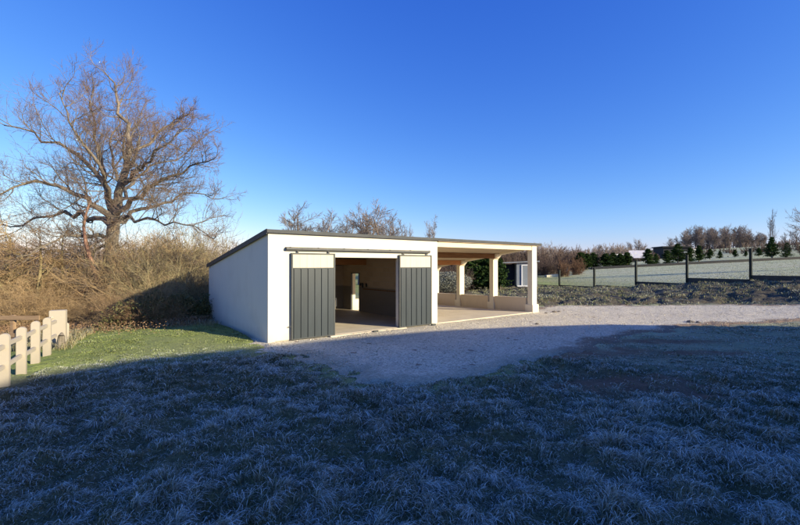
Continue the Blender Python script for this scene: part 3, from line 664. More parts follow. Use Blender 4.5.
limbs = [  # pixel polyline with depth offsets, start radius, end radius
 ([(108, 338, 0), (111, 300, 0), (110, 262, 0), (113, 232, 0), (114, 214, 0)], .37, .26),
 ([(114, 216, 0), (122, 182, -.3), (129, 152, -.2), (126, 118, .2), (113, 96, .3), (107, 74, .4)], .27, .03),
 ([(113, 218, 0), (107, 190, .6), (93, 169, 1.0), (72, 153, 1.2), (49, 141, 1.0), (24, 131, .6), (2, 122, .2)], .21, .03),
 ([(112, 220, 0), (96, 205, -.4), (66, 189, -.9), (34, 183, -1.4), (-4, 196, -2)], .20, .03),
 ([(111, 226, 0), (92, 217, .8), (66, 214, 1.8), (36, 218, 2.4), (-8, 228, 3)], .17, .03),
 ([(115, 216, 0), (134, 199, -.6), (152, 185, -.9), (179, 171, -1.0), (200, 163, -1.2), (216, 160, -1.5)], .18, .02),
 ([(115, 222, 0), (141, 208, .9), (164, 204, 1.8), (190, 193, 2.6), (218, 200, 3.2)], .14, .02),
 ([(108, 196, .3), (101, 160, .9), (97, 131, 1.0), (91, 105, 1.3), (91, 88, 1.3)], .14, .02),
 ([(128, 152, 0), (143, 147, .7), (164, 128, 1.4), (190, 114, 1.8)], .11, .02),
 ([(121, 184, 0), (143, 167, -1.4), (169, 140, -2.2), (186, 128, -2.4)], .13, .02),
 ([(116, 208, 0), (119, 180, 1.6), (112, 150, 2.8), (118, 118, 3.4), (124, 92, 3.6)], .15, .02),
 ([(112, 208, 0), (104, 178, -1.6), (84, 140, -2.6), (66, 112, -3.0), (56, 92, -3.0)], .14, .02),
 ([(117, 204, 0), (130, 186, 1.6), (150, 166, 3.0), (176, 158, 4.0), (200, 140, 4.4)], .13, .02),
 ([(112, 224, 0), (124, 216, -1.6), (150, 222, -2.6), (182, 224, -3.2), (206, 232, -3.4)], .12, .02),
 ([(110, 236, 0), (96, 236, -1.0), (74, 236, -2.0), (44, 246, -3), (12, 262, -3.5)], .12, .02),
 ([(111, 245, 0), (92, 252, .8), (66, 262, 1.5), (44, 276, 2), (18, 300, 2.2)], .10, .02),
]
rng = np.random.default_rng(11)
OAK = empty('bare_oak_tree', at(108, 338, ZT_)); OAK.location.z = -.4
tag(OAK, 'tall bare spreading oak standing in the brown thicket at the left', 'tree')
main = []; batches = []; LP = []
for i, (pts, r0, r1) in enumerate(limbs):
    P, L = limb(pts, ZT_, 14, .15 if i else .02, i)
    t = np.linspace(0, 1, 14); rr = r0*.82*(1-t)**1.25+r1*t if i else r0*(1-t)+r1*t+.16*np.exp(-t*9)
    batches.append((P[None], rr[None], 10)); LP.append((P, rr, L))
V, Q = tubes(batches); off = np.array(OAK.location)
link('trunk', npmesh('trunk', V-off, Q), M['bark'], OAK, True)
P = np.stack([p for p, _, _ in LP[1:]]); Rr = np.stack([r_ for _, r_, _ in LP[1:]]); L = np.array([l for _, _, l in LP[1:]])
st, d, l, r_ = kids(rng, P, Rr, L, 16, .18, (.4, 1.05), (.18, .40), .42)
P1, R1 = grow(rng, st, d, l, np.maximum(r_, .022), 9, .21, (0, 0, .08), .8, .008)
st, d, l, r_ = kids(rng, P1, R1, l, 9, .12, (.4, 1.0), (.35, .6), .55)
P2, R2 = grow(rng, st, d, l, np.maximum(r_, .007), 6, .22, (0, 0, .06), .75, .005)
st, d, l, r_ = kids(rng, P2, R2, l, 6, .15, (.4, 1.0), (.4, .7), .6)
P3, R3 = grow(rng, st, d, np.maximum(l, .18), np.maximum(r_, .005), 5, .18, (0, 0, .06), .6, .003)
sel = rng.random(len(P3)) < .55
st, d, l2, r_ = kids(rng, P3[sel], R3[sel], np.maximum(l, .18)[sel], 3, .2, (.3, .9), (.4, .7), .7)
P4, R4 = grow(rng, st, d, np.maximum(l2, .1), np.maximum(r_, .0045), 3, .18, (0, 0, .05), .5, .003)
V, Q = tubes([(P1, R1, 6), (P2, R2, 4)]); link('branches', npmesh('branches', V-off, Q), M['bark'], OAK, True)
V, Q = tubes([(P3, R3, 3), (P4, R4, 3)]); link('crown', npmesh('crown', V-off, Q), M['twigred'], OAK)
# ------------------------------------------------------------------ GENERIC BARE TREES
def bare_tree(seed, H=9.0, tmin=.22, lr1=(.22, .42), spread=.5, tw=.012, m1='twig', m2='twig', k1=18, k2=9, k3=6, trunkfrac=.85, up=.10, forks=3):
    rg = np.random.default_rng(seed); root = empty('bare_tree')
    st = np.zeros((forks, 3)); st[:, :2] = rg.normal(0, .08, (forks, 2)); st[:, 2] = -.5
    d = np.stack([rg.normal(0, spread*.3, forks), rg.normal(0, spread*.3, forks), np.ones(forks)], -1)
    L0 = H*trunkfrac*rg.uniform(.75, 1.0, forks); r0 = np.full(forks, H*.017)
    P0, R0 = grow(rg, st, d, L0, r0, 10, .07, (0, 0, .06), .8, tw)
    a_, d, l, r_ = kids(rg, P0, R0, L0, k1, tmin, (.45, .45+spread), lr1, .5)
    P1, R1 = grow(rg, a_, d, l, np.maximum(r_, tw*1.6), 7, .16, (0, 0, up), .7, tw)
    a_, d, l, r_ = kids(rg, P1, R1, l, k2, .15, (.4, 1.0), (.32, .55), .6)
    P2, R2 = grow(rg, a_, d, l, np.maximum(r_, tw), 5, .18, (0, 0, up), .6, tw*.7)
    bt = [(P1, R1, 4)]; tp = [(P2, R2, 3)]
    if k3:
        a_, d, l, r_ = kids(rg, P2, R2, l, k3, .15, (.4, 1.0), (.4, .65), .6)
        P3, R3 = grow(rg, a_, d, l, np.maximum(r_, tw*.7), 4, .18, (0, 0, up), .5, tw*.6); tp.append((P3, R3, 3))
    V, Q = tubes([(P0, R0, 8)]+bt); link('trunk', npmesh('trunk', V, Q), M[m1], root, True)
    V, Q = tubes(tp); link('crown', npmesh('crown', V, Q), M[m2], root)
    root['H'] = float(max(P_[..., 2].max() for P_, *_ in tp+bt+[(P0,)]))
    return root
used_ = set()
def place(proto, x, y, Z, zb=None, H=None, rz=None, sx=1.0, label=None, cat=None, group=None, name=None):
    """stand a copy so that its top shows at photo (x, y)"""
    px3 = at(x, y, Z); g0 = float(macro(np.array([px3[0]]), np.array([px3[1]]))[0]) if zb is None else zb
    o = proto if proto.name not in used_ else copy_tree(proto)
    used_.add(proto.name)
    s_ = (px3[2]-g0)/proto['H']; o.location = (px3[0], px3[1], g0); o.scale = (s_*sx, s_*sx, s_); o.rotation_euler.z = random.uniform(0, 6.28) if rz is None else rz
    if name: o.name = name
    tag(o, label, cat, group)
    return o
tA = bare_tree(21, 9, .50, (.20, .34), .6, .013, 'fartwig', 'fartwig', k1=11, k2=10, k3=5, up=.05, forks=2); tB = bare_tree(22, 9, .55, (.22, .34), .7, .013, 'fartwig', 'fartwig', k1=12, k2=10, k3=5, up=.05, forks=2); tC = bare_tree(23, 9, .50, (.22, .36), .8, .013, 'fartwig', 'fartwig', k1=11, k2=10, k3=5, forks=3, up=.05)
roofline = [(tC, 297, 200, 46, 1.0, 'spreading bare tree behind the garage roof, leftmost and widest of the row'),
 (tB, 322, 209, 50, .8, 'narrow bare tree behind the garage roof, second from the left of the row'),
 (tA, 336, 215, 54, .7, 'small low bare tree behind the garage roof, third from the left of the row'),
 (tA, 349, 210, 52, .8, 'upright bare tree behind the garage roof, directly left of the tallest middle one'),
 (tC, 358, 202, 48, .8, 'tall bare tree behind the middle of the garage roof, right of the small pair'),
 (tB, 381, 206, 47, .9, 'forked bare tree behind the garage roof above the right sliding door'),
 (tC, 391, 210, 50, .7, 'leaning bare tree behind the garage roof just right of the forked one'),
 (tB, 401, 221, 56, .35, 'thin single stemmed bare sapling behind the garage roof'),
 (tA, 433, 214, 60, .5, 'lone small bare tree behind the roof where garage and carport meet')]
for (p, x, y, Z, sx, lb) in roofline: place(p, x, y, Z, sx=sx*1.5, label=lb, cat='tree', group='bare trees showing above the garage roof')
# ------------------------------------------------------------------ THICKET at the left
def shrub(seed, H=3.4, stems=55, m='brush', tw=.006, spread=.5, base=.8):
    rg = np.random.default_rng(seed)
    a_ = rg.uniform(0, 6.28, stems); rad = base*np.sqrt(rg.random(stems))
    st = np.stack([rad*np.cos(a_), rad*np.sin(a_), np.full(stems, -.1)], -1)
    d = np.stack([np.cos(a_)*spread*rg.random(stems), np.sin(a_)*spread*rg.random(stems), np.ones(stems)], -1)
    L0 = H*rg.uniform(.55, 1.15, stems)
    P0, R0 = grow(rg, st, d, L0, rg.uniform(.010, .022, stems), 8, .14, (0, 0, -.02), .7, tw)
    b1, d, l, r_ = kids(rg, P0, R0, L0, 9, .05, (.4, 1.2), (.25, .5), .6)
    P1, R1 = grow(rg, b1, d, l, np.maximum(r_, tw*1.2), 6, .22, (0, 0, .02), .6, tw)
    b2, d, l, r_ = kids(rg, P1, R1, l, 6, .1, (.4, 1.2), (.3, .6), .7)
    P2, R2 = grow(rg, b2, d, np.maximum(l, .12), np.maximum(r_, tw), 4, .25, (0, 0, .02), .5, tw*.7)
    V, Q = tubes([(P0, R0, 4), (P1, R1, 3), (P2, R2, 3)])
    o = link('bare_shrub', npmesh('bare_shrub', V, Q), M[m]); o['H'] = H
    return o
M['brushr'] = simple('red_brown_brush_stems', (.18, .115, .07), (.44, .28, .17), .5, 30, 0, world=True)
M['brushk'] = simple('grey_brown_brush_stems', (.10, .08, .06), (.28, .225, .165), .5, 30, 0, world=True)
sh = [shrub(31, 3.4, 60, 'brush', .005), shrub(32, 3.2, 60, 'brushr', .005, spread=.7), shrub(33, 3.0, 60, 'brushg', .005, spread=.6), shrub(34, 4.2, 40, 'brush', .004, spread=.35), shrub(37, 2.6, 70, 'brushk', .005, spread=.9), shrub(38, 3.6, 30, 'brushk', .006, spread=.3)]
random.seed(8)
spots = []
for row, (Z, y0, n_, xa, xb) in enumerate([(14.9, 288, 7, 96, 172), (16.2, 284, 12, -60, 180), (17.8, 272, 12, -70, 194), (19.6, 262, 12, -70, 206), (22.5, 256, 12, -70, 206), (27, 252, 11, -70, 206)]):
    for k in range(n_):
        spots.append((xa+(xb-xa)*(k+random.uniform(.1, .9))/n_, y0+random.uniform(-10, 14), Z+random.uniform(-.5, .5), row))
for (x, y, Z, row) in spots:
    if row > 1 and 125 < x < 215: y -= 8+row*2
    if x < 130: y += 9+2*row if row > 1 else 4
    if row < 2 and 60 < x < 140: y += 10
    p = sh[random.choice([0, 1, 3, 0, 5, 1, 4] if row > 1 else [0, 1, 0, 1, 3])] if x < 150 else sh[random.choice([0, 2, 2, 4, 3])]
    o = place(p, x, y, Z, sx=random.uniform(.95, 1.25), label='leafless brown shrub tangled into the thicket at the left', cat='shrub', group='leafless shrubs of the thicket')
# saplings and drooping tree left in the thicket
tD = bare_tree(41, 7, .22, (.22, .42), .8, .010, 'brushg', 'brush', k1=16, k2=9, k3=5, up=-.03, forks=3)
for (x, y, Z, sx, lb) in [(30, 208, 17.5, 1.3, 'yellowish drooping bare tree at the left edge of the thicket'), (72, 205, 18.5, 1.1, 'yellowish bare sapling directly left of the big oak trunk'),
        (150, 222, 21, 1.1, 'small bare tree in the thicket just right of the big oak'), (178, 232, 20, 1.1, 'low bare tree in the thicket nearer to the garage'), (-25, 215, 17, 1.3, 'drooping bare tree cut by the left edge of the picture'),
        (5, 222, 22, 1.2, 'bare tree deep in the thicket at far left'), (128, 236, 22, 1.0, 'bare sapling behind the foot of the big oak')]:
    place(tD, x, y, Z, sx=sx, label=lb, cat='tree', group='small bare trees in the thicket')
# leaning reddish stem left of the oak
P, L = limb([(104, 300, -.3), (98, 280, -.4), (88, 252, -.5), (84, 226, -.3), (90, 200, 0)], 18.6, 12, .05, 77)
l2 = np.array([L]); Pm = P[None]; Rm = np.linspace(.13, .03, 12)[None]
b1, d, l, r_ = kids(rng, Pm, Rm, l2, 14, .3, (.5, 1.2), (.2, .45), .5); P1, R1 = grow(rng, b1, d, l, np.maximum(r_, .012), 7, .2, (0, 0, 0), .7, .006)
b2, d, l, r_ = kids(rng, P1, R1, l, 8, .1, (.4, 1.1), (.3, .6), .6); P2, R2 = grow(rng, b2, d, l, np.maximum(r_, .007), 5, .2, (0, 0, 0), .6, .004)
LT = empty('leaning_tree', tuple(P[0])); LT.location.z = -.4; off = np.array(LT.location); tag(LT, 'leaning reddish barked young tree against the left of the oak trunk', 'tree')
P[0][2] = -.5; Pm = P[None]
V, Q = tubes([(Pm, Rm, 8)]); link('trunk', npmesh('trunk', V-off, Q), simple('reddish_bark', (.22, .11, .07), (.42, .24, .15), 5, 20, .6, .02), LT, True)
V, Q = tubes([(P1, R1, 4), (P2, R2, 3)]); link('crown', npmesh('crown', V-off, Q), M['twig'], LT)
# leafy brambles
def leafcloud(rg, pts, size, tilt=1.0):
    n = len(pts); a_ = norm(rg.normal(0, 1, (n, 3))); b_ = norm(np.cross(a_, rg.normal(0, 1, (n, 3)))); s_ = rg.uniform(.6, 1.3, n)[:, None]*size
    V = np.stack([pts-a_*s_, pts+b_*s_*.45, pts+a_*s_, pts-b_*s_*.45], 1).reshape(-1, 3)
    return V, np.arange(n*4).reshape(n, 4)
rg = np.random.default_rng(9); n = 26000
bx = rg.uniform(-10.6, -7.0, n); by = 14.9+rg.normal(0, .45, n)+1.9*sstep(-8.7, -7.2, bx); hgt = (.35+1.5*fbm(bx*.8, by*.8, 61))*sstep(-10.6, -9.3, bx); bz = -.3+hgt*rg.random(n)**.8
V, Q = leafcloud(rg, np.stack([bx, by, bz], -1), .045)
tag(link('bramble', npmesh('bramble', V, Q), M['leafl']), 'dark green brambles under the thicket beside the garage', 'bramble', kind='stuff')
n = 22000; bx = rg.uniform(-16, -7.0, n); by = 14.6+rg.normal(0, .8, n)+.1*(bx+10); bz = macro(bx, by)+rg.random(n)**2*.28
V, Q = leafcloud(rg, np.stack([bx, by, bz], -1), .028)
tag(link('dead_leaves', npmesh('dead_leaves', V, Q), M['drystem']), 'dry brown leaf litter and bracken along the foot of the thicket', 'leaf litter', kind='stuff')
n = 14000; bx = rg.uniform(-13, -6.2, n); by = 10.2+rg.random(n)*6; k_ = (bx < -6.4-.55*(by-7.3)-.1) | ((by > 13.6) & (rg.random(n) < .5)); bx = bx[k_]; by = by[k_]; n = len(bx)
tint = np.stack([np.clip(rg.random(n)*.8-.35, 0, 1), .5+.5*rg.random(n), rg.random(n)], -1); rng = rg
tag(link('dry_grass', blades('dry_grass', bx, by, rg.uniform(.08, .28, n), rg.uniform(.2, .9, n), rg.uniform(0, 6.28, n), rg.uniform(.006, .014, n), tint), M['blade']), 'long straw coloured grass outside the fence before the thicket', 'grass', kind='stuff')
# ------------------------------------------------------------------ CONIFERS
def conifer(seed, H=3.0, wid=.8, n=5200, col=False, leaf=.07, m='leafd'):
    rg = np.random.default_rng(seed); root = empty('conifer')
    nb = 120; hb = np.sort(rg.random(nb))**.9*H*.93+.08*H; a_ = rg.uniform(0, 6.28, nb)
    prof = (1-hb/H)**(.6 if col else .85)*wid*rg.uniform(.35, 1.35, nb)*(.75+.5*np.sin(a_*2+seed+hb*2.5)**2)+.04
    d = np.stack([np.cos(a_), np.sin(a_), rg.uniform(.1, .6, nb)*(2.2 if col else 1)], -1); st = np.stack([np.zeros(nb), np.zeros(nb), hb*.93], -1)
    P, Rr = grow(rg, st, d, prof, np.full(nb, .012), 5, .12, (0, 0, .0), .7, .004)
    bi = rg.integers(0, nb, n); t = rg.random(n)**.6*3.999; i = t.astype(int); f = (t-i)[:, None]
    pts = P[bi, i]*(1-f)+P[bi, i+1]*f+rg.normal(0, .05, (n, 3))*H/3
    V, Q = leafcloud(rg, pts, leaf)
    link('crown', npmesh('crown', V, Q), M[m], root)
    tr_ = grow(rg, np.array([[0, 0, -.3]]), np.array([[0, 0, 1.]]), np.array([H*.95]), np.array([H*.022]), 6, .02, (0, 0, 0), .9)
    V, Q = tubes([(tr_[0], tr_[1], 7), (P, Rr, 3)]); link('trunk', npmesh('trunk', V, Q), M['bark'], root)
    root['H'] = H; return root
cA = conifer(51, 3, .75); cB = conifer(52, 3, .55, col=True); cC = conifer(53, 3, .95, 6500)
# hedge of conifers seen through the carport
for i, (x, y, Z) in enumerate([(459, 257, 34), (465, 255, 33.5), (471, 254, 34), (477, 256, 33.5), (483, 255, 34), (489, 256, 33.5), (500, 259, 33)]):
    place([cC, cA][i % 2], x, y-2, Z, sx=2.1 if i < 6 else 1.3, label='dark green conifer in the hedge seen through the carport' if i < 6 else 'dark green conifer beside the shed seen through the carport', cat='conifer', group='conifers of the hedge seen through the carport' if i < 6 else None)
rowc = [(581, 255, 62, 1.15), (587, 256, 62, 1.1), (593, 255, 63, 1.1), (606, 256, 62, 1.2), (613, 255, 64, 1.1), (620, 256, 62, 1.2), (627, 255, 62, 1.1),
        (648, 251, 62, 1.2), (656, 256, 64, .9), (667, 253, 64, 1.2), (678, 246, 66, 1.3), (690, 250, 66, 1.2), (699, 248, 68, .9), (710, 250, 76, .9), (720, 252, 76, .8), (735, 251, 80, .8), (746, 252, 80, .8), (759, 249, 78, .9)]
nth = 0
ordn = ['first', 'second', 'third', 'fourth', 'fifth', 'sixth', 'seventh', 'eighth', 'ninth', 'tenth', 'eleventh', 'twelfth', 'thirteenth', 'fourteenth', 'fifteenth', 'sixteenth', 'seventeenth', 'eighteenth']
for i, (x, y, Z, sx) in enumerate(rowc):
    place([cB, cA, cC][i % 3], x, y-(3 if x < 700 else 1.5), Z, sx=sx*[2.2, 1.7, 1.4][i % 3]*(1.3 if x < 630 else 1 if x < 700 else 1.3), label='small conifer planted beyond the wire fence, %s from the left of the row' % ordn[i], cat='conifer', group='young conifers in the pasture')
place(cA, 772, 236, 66, sx=1.5, label='largest bushy conifer on the right, below the tall thin tree', cat='conifer', group='young conifers in the pasture')
place(cC, 787, 242, 64, sx=1.2, label='round bushy conifer near the right edge of the pasture', cat='conifer', group='young conifers in the pasture')
place(cA, 803, 242, 64, sx=1.3, label='bushy conifer cut by the right edge of the picture', cat='conifer', group='young conifers in the pasture')
# ------------------------------------------------------------------ FAR TREES
fA = bare_tree(61, 10, .22, (.22, .42), .6, .03, 'fartwig', 'fartwig', k1=20, k2=8, k3=3, forks=4); fB = bare_tree(62, 10, .22, (.22, .42), .45, .03, 'fartwig', 'fartwig', k1=18, k2=8, k3=3); fC = bare_tree(63, 10, .22, (.22, .42), .5, .028, 'fartwigd', 'fartwigd', k1=14, k2=7, k3=4, forks=2)
random.seed(3)
xs_ = np.linspace(684, 764, 22)
for i, x in enumerate(xs_):
    y = 223+4*abs(math.sin(i*1.9))+(6 if x > 745 else 0)+(5 if x < 690 else 0)
    place([fA, fB][i % 2], x+random.uniform(-1, 1), y, 150+random.uniform(-8, 8), sx=1.1, label='bare brown tree in the distant copse on the right skyline', cat='tree', group='trees of the distant copse')
for (x, y, Z, sx, lb) in [(672, 236, 140, 1.2, 'faint bare tree directly left of the distant copse'), (641, 237, 130, 1.1, 'bare tree on the skyline above the white board'), (630, 241, 130, 1.0, 'small bare tree on the skyline left of the white board'), (601, 243, 110, .9, 'bare tree poking above the skyline hedge left of centre field')]:
    place(fA if sx > 1 else fB, x, y, Z, sx=sx, label=lb, cat='tree', group='lone bare trees on the skyline')
place(fC, 773, 208, 75, sx=.32, label='tall thin dark bare tree rising above the conifers on the right', cat='tree')
place(fC, 786, 232, 110, sx=.8, label='dark bare tree behind the conifers at the right edge', cat='tree')
place(fC, 797, 226, 105, sx=.8, label='dark bare tree with spreading twigs at the far right skyline', cat='tree')
tE = bare_tree(64, 9, .22, (.22, .42), .75, .013, 'bark', 'twig', k1=16, k2=8, k3=5, forks=3); place(tE, 817, 196, 38, sx=1.0, label='nearer bare tree reaching in from the right edge of the picture', cat='tree')
# distant woodland mass: one object of many small bare trees
def woodland(name, label, spots, m, seed, tw=.04):
    rg = np.random.default_rng(seed); st = np.array([(x, y, z-.5) for (x, y, z, h) in spots]); Hh = np.array([h for *_, h in spots]); rep = 5
    st = np.repeat(st, rep, 0)+np.c_[rg.normal(0, .8, (len(st)*rep, 2)), np.zeros(len(st)*rep)]; L0 = np.repeat(Hh, rep)*rg.uniform(.6, 1.05, len(st))
    d = np.c_[rg.normal(0, .22, (len(st), 2)), np.ones(len(st))]
    P0, R0 = grow(rg, st, d, L0, L0*.012, 6, .1, (0, 0, .05), .7, tw)
    b, d, l, r_ = kids(rg, P0, R0, L0, 9, .1, (.4, 1.1), (.25, .45), .5); P1, R1 = grow(rg, b, d, l, np.maximum(r_, tw), 4, .18, (0, 0, .08), .5, tw*.8)
    b, d, l, r_ = kids(rg, P1, R1, l, 5, .1, (.4, 1.0), (.35, .6), .6); P2, R2 = grow(rg, b, d, l, np.maximum(r_, tw*.8), 3, .18, (0, 0, .08), .4, tw*.6)
    V, Q = tubes([(P0, R0, 3), (P1, R1, 3), (P2, R2, 3)])
    tag(link(name, npmesh(name, V, Q), M[m]), label, 'woodland', kind='stuff')
rg = np.random.default_rng(14)
def hz(x0, x1, ytop, Z0, Z1, n):
    out = []
    for _ in range(n):
        x = rg.uniform(x0, x1); Z = rg.uniform(Z0, Z1); p = at(x, ytop(x)+rg.uniform(-1.5, 3), Z); z = float(macro(np.array([p[0]]), np.array([p[1]]))[0]); out.append((p[0], p[1], z, max(1.5, p[2]-z)))
    return out
woodland('distant_woodland', 'brown leafless woodland along the skyline beyond the pasture', hz(500, 700, lambda x: 247+2*math.sin(x*.09), 105, 130, 190)+hz(700, 850, lambda x: 240+2*math.sin(x*.1), 150, 175, 110), 'fartwig', 15)
woodland('distant_hedgerow', 'dark hedgerow behind the shed and the left pasture', hz(395, 585, lambda x: 250+2.5*math.sin(x*.12)-(2 if x < 540 else 0), 62, 80, 150)+hz(585, 660, lambda x: 253, 85, 95, 60), 'fartwigd', 16, .03)
woodland('far_left_woodland', 'faint bare woodland on the horizon behind the thicket', hz(-150, 300, lambda x: 246, 60, 90, 190), 'fartwig', 17, .03)
woodland('pasture_scrub', 'low dark scrub and saplings dotted across the upper pasture', hz(690, 850, lambda x: 253-(x-690)*.02+3*math.sin(x*.35), 95, 125, 70), 'fartwigd', 18, .035)
# scrub close behind the carport
rg2 = random.Random(6)
s5 = shrub(35, 2.4, 60, 'fartwigd', .012, .6, 1.2); s6 = shrub(36, 2.0, 60, 'redtwig', .014, .6, 1.0)
for (x, y, Z) in [(442, 262, 30), (448, 258, 38), (455, 264, 31), (495, 262, 46), (508, 258, 50), (520, 259, 50), (530, 257, 52), (540, 257, 55), (548, 259, 55), (556, 260, 56)]:
    place(s5, x, y+3, Z, sx=.8, label='dark leafless scrub bush behind the carport and shed', cat='shrub', group='scrub bushes behind the carport')
for (x, y, Z, lb) in [(563, 259, 50, 'russet leafless bush above the pale planks at the left end of the pasture'), (577, 257, 52, 'russet leafless bush just left of the young conifers'), (728, 256, 84, 'russet low bush among the young conifers in the middle of the pasture')]:
    place(s6, x, y+(3 if x < 600 else 0), Z, sx=.55, label=lb, cat='shrub')
# pale frosted heap behind the carport
n = 9000; r0 = np.random.default_rng(77); c_ = at(448, 282, 27); a_ = r0.normal(0, 1, (n, 3)); pts = np.array(c_)+norm(a_)*np.array([1.6, 1.0, .7])*r0.random((n, 1))**.4
pts[:, 2] = np.maximum(pts[:, 2], 0); V, Q = leafcloud(r0, pts, .045)
tag(link('frosted_bush', npmesh('frosted_bush', V, Q), simple('frosted_foliage', (.10, .11, .075), (.30, .31, .26), 1.2, 30, 0)), 'greyish frosted bush behind the low wall at the left of the carport opening', 'shrub')
# ------------------------------------------------------------------ WIRE FENCE with gravel boards
WF = empty('wire_fence', (14.6, 38, 0)); tag(WF, 'dark post and wire fence with concrete gravel boards along the top of the bank', 'fence')
zb = [.02, .17, .42, .80, 1.06, 1.35, 1.5, 1.6]; tops = [1.62, 1.7, 2.0, 2.0, 2.05, 2.05, 2.0, 2.0]
pts_ = [(1.705*k, -3.165*k) for k in range(-3, 8)]; zbb = [-.1, -.08, -.04]+zb; tpp = [1.6]*3+tops
dv = Vector((1.705, -3.165, 0)).normalized()
for k, (p, z0, hh) in enumerate(zip(pts_, zbb, tpp)):
    mb = MB(); rbox(mb, p, .065, .065, z0-.4, z0+hh, dv); mb.build('fence_post', M['dark_post'], WF)
for k in range(len(pts_)-1):
    a_ = Vector((pts_[k][0], pts_[k][1], 0))+dv*.055; b_ = Vector((pts_[k+1][0], pts_[k+1][1], 0))-dv*.055; nn = Vector((-dv.y, dv.x, 0))*.025
    za = zbb[k+1]-.02; hh = .40 if k >= 5 else .24; z0 = min(zbb[k], zbb[k+1])-.1
    za = zbb[k]+.02
    MB().hexa([tuple(a_-nn+Vector((0, 0, z0))), tuple(b_-nn+Vector((0, 0, z0))), tuple(b_+nn+Vector((0, 0, z0))), tuple(a_+nn+Vector((0, 0, z0))),
               tuple(a_-nn+Vector((0, 0, za+hh))), tuple(b_-nn+Vector((0, 0, za+hh))), tuple(b_+nn+Vector((0, 0, za+hh))), tuple(a_+nn+Vector((0, 0, za+hh)))]).build('gravel_board', M['kick'], WF)
    mb = MB()
    for q in range(5):
        zz = .45+q*.32
        if zz < tpp[k]: mb.cyl((a_.x, a_.y, zbb[k]+zz), (b_.x, b_.y, zbb[k+1]+zz), .0022, 4)
    mb.build('wire', M['rail'], WF)
# second low dark line across the pasture: road edge kerb
K = MB(); prev = None
kp = [(592, 269.5), (620, 268), (650, 266.5), (700, 264), (750, 261.5), (800, 259), (860, 256)]
for (x, y), (x2, y2) in zip(kp[:-1], kp[1:]):
    a_ = at(x, y, 60); b_ = at(x2, y2, 60)
    K.hexa([(a_[0], 60, a_[2]-1), (b_[0], 60, b_[2]-1), (b_[0], 60.4, b_[2]-1), (a_[0], 60.4, a_[2]-1), (a_[0], 60, a_[2]+.35), (b_[0], 60, b_[2]+.35), (b_[0], 60.4, b_[2]+.35), (a_[0], 60.4, a_[2]+.35)])
ko = K.build('retaining_kerb', M['blackbld']); tag(ko, 'long low dark kerb wall crossing the pasture before the young conifers', 'wall')
# ------------------------------------------------------------------ SHED seen through the carport
p0 = at(503, 286, 36); gz = .25
SH = empty('garden_shed', (p0[0], p0[1], gz), R(-6)); tag(SH, 'grey garden shed with white door frame and dark open bay seen through the carport', 'shed')
sw = 2.9; H_ = 2.0
MB().box(1.15, sw, 0, 2.4, 0, H_).build('wall', M['shed'], SH)
MB().box(-.1, 1.147, .9, 2.4, 0, H_-.08).build('bay_shade', M['dark_fill'], SH)  # solid block, the bay's inner shade painted as its colour
MB().box(-.1, -.03, 0, .9, 0, H_-.08).build('corner_post', M['shed'], SH)
MB().hexa([(-.5, -.2, H_-.02), (sw+.15, -.2, H_+.12), (sw+.15, 2.6, H_+.12), (-.5, 2.6, H_-.02), (-.5, -.2, H_+.06), (sw+.15, -.2, H_+.22), (sw+.15, 2.6, H_+.22), (-.5, 2.6, H_+.06)]).build('roof', M['shed'], SH)
dr = MB().box(1.62, 2.6, -.03, -.004, .05, 1.8).build('door', M['shed'], SH)
MB().box(1.55, 1.64, -.06, -.032, 0, 1.88).box(2.58, 2.67, -.06, -.032, 0, 1.88).box(1.64, 2.58, -.06, -.032, 1.79, 1.88).box(1.2, 2.67, -.09, -.062, -.02, .10).build('door_frame', M['white'], dr)
# board, dark building, small white hut, planks
p0 = at(637, 266, 80); BO = empty('notice_board', p0, R(-10)); tag(BO, 'white and lavender board on two posts at the far side of the pasture', 'board')
bd = MB().box(-1.45, 1.45, -.04, .04, 1.55, 3.0).build('panel', M['lavender'], BO)
mb = MB()
for q in ((-1.2, 1.9, .5), (-.5, 2.3, .35), (.1, 2.0, .25)): mb.box(q[0], q[0]+q[2], -.05, -.043, q[1], q[1]+.3)
mb.build('panel_patch', M['white'], bd)
for q in (-1.2, 1.2): MB().box(q-.06, q+.06, .045, .16, -1, 2.9).build('post', M['dark_post'], BO)
p0 = at(678, 262, 95); DB = empty('dark_building', (p0[0], p0[1], p0[2]), R(-8)); tag(DB, 'low flat roofed dark building half hidden by young conifers', 'building')
MB().box(-3.1, 2.9, 0, 5, -1, 3.35).build('wall', M['blackbld'], DB)
MB().box(-3.4, 3.2, -.4, 5.3, 3.353, 3.62).build('roof', M['blackbld'], DB)
MB().box(1.2, 2.4, -.06, -.01, .2, 2.4).build('window', M['shed'], DB)
MB().box(3.25, 4.3, .5, 4, -1, 2.9).build('white_annex', M['white'], DB)
p0 = at(620, 262, 85); HB = empty('white_hut', p0); tag(HB, 'tiny low hut with white roof edge among the conifers', 'hut')
MB().box(-.9, .9, 0, 2, -1, 1.35).build('wall', M['dark_fill'], HB); MB().box(-1.05, 1.05, -.2, 2.2, 1.352, 1.62).build('roof', M['white'], HB)
p0 = at(557, 272.5, 50)
pl = MB().hexa([(-1.25, 0, -.3), (1.2, 0, -.3), (1.2, .8, -.3), (-1.25, .8, -.3), (-1.25, 0, -.02), (1.2, 0, .16), (1.2, .8, .16), (-1.25, .8, -.02)]).build('stacked_planks', M['palebar'], bevel=.03); pl.location = (p0[0], p0[1], float(macro(np.array([p0[0]]), np.array([p0[1]]))[0])+.22); tag(pl, 'pale yellow stack of planks on the grass at the left end of the pasture', 'planks')
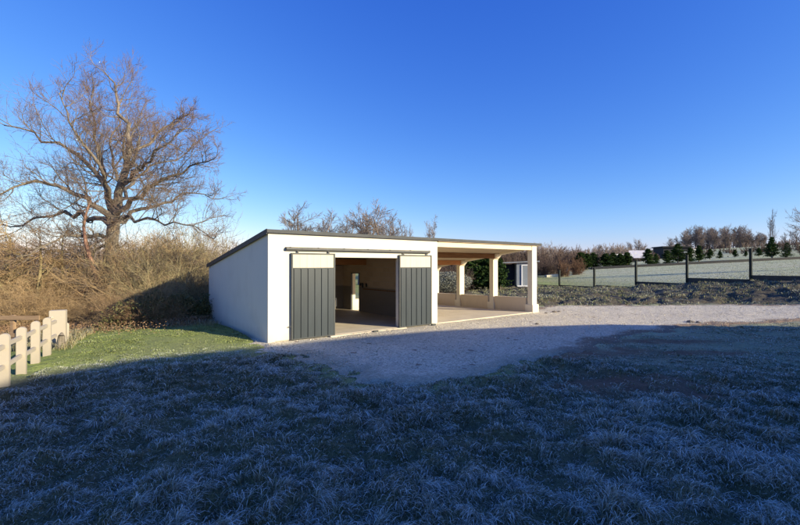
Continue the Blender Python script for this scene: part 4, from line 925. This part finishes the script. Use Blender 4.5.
# scattered clods on the gravel near the carport
for i, (x, y, s_) in enumerate([(554, 312, .10), (559, 311.5, .07), (537, 324, .07), (546, 313, .06), (690, 322, .13), (698, 322.5, .09)]):
    import bmesh
    bm = bmesh.new(); bmesh.ops.create_icosphere(bm, subdivisions=3, radius=s_)
    for v_ in bm.verts: v_.co *= 1+.35*(random.random()-.5); v_.co.z *= .6
    me = bpy.data.meshes.new('earth_clod'); bm.to_mesh(me); bm.free()
    q = gnd(x, y); o = link('earth_clod', me, M['bark'], smooth=False); o.location = (q[0], q[1], float(macro(np.array([q[0]]), np.array([q[1]]))[0])+.02)
    tag(o, ['dark clod on the gravel, larger of the pair right of the carport post', 'dark clod on the gravel, smaller of the pair right of the carport post', 'dark clod on the gravel nearest the shadow below the carport post', 'tiny dark clod just left of the pair by the carport post', 'biggest dark clod lying on the shadow line at the right', 'flat dark clod right of the biggest one on the shadow line'][i], 'clod', 'earth clods on the gravel')
# ------------------------------------------------------------------ HOUSE behind the viewer that throws the shadow over the lawn
tan = math.tan(EL); V0 = -16.0
pr = [(-12, -1), (-12, 5.2), (3.6, (9.3-V0)*tan), (5.2, (9.15-V0)*tan), (7.3, (8.05-V0)*tan), (9.75, (6.5-V0)*tan), (12.2, (4.75-V0)*tan), (14.7, (2.1-V0)*tan), (16.44, (-.33-V0)*tan), (17.45, (-2.77-V0)*tan), (18.65, (-5.76-V0)*tan), (18.65, -1)]
HO = empty('house', (0, 0, 0), math.atan2(.893, .451)); tag(HO, 'stone house behind the viewer whose shadow covers the lawn', 'house')
# local x runs along u, local y along the light's travel
MB().prism(pr, 'y', V0-9, V0).build('wall', M['stone'], HO)
for a_, b_ in zip(pr[1:-2], pr[2:-1]):
    nx_, nz_ = -(b_[1]-a_[1]), (b_[0]-a_[0]); ln = math.hypot(nx_, nz_); nx_ /= ln; nz_ /= ln
    MB().prism([(a_[0]+nx_*.003, a_[1]+nz_*.003), (b_[0]+nx_*.003, b_[1]+nz_*.003), (b_[0]+nx_*.12, b_[1]+nz_*.12), (a_[0]+nx_*.12, a_[1]+nz_*.12)], 'y', V0-9.3, V0-.01).build('roof', M['tile'], HO)
for o in list(bpy.data.objects):
    if 'H' in o.keys(): del o['H']
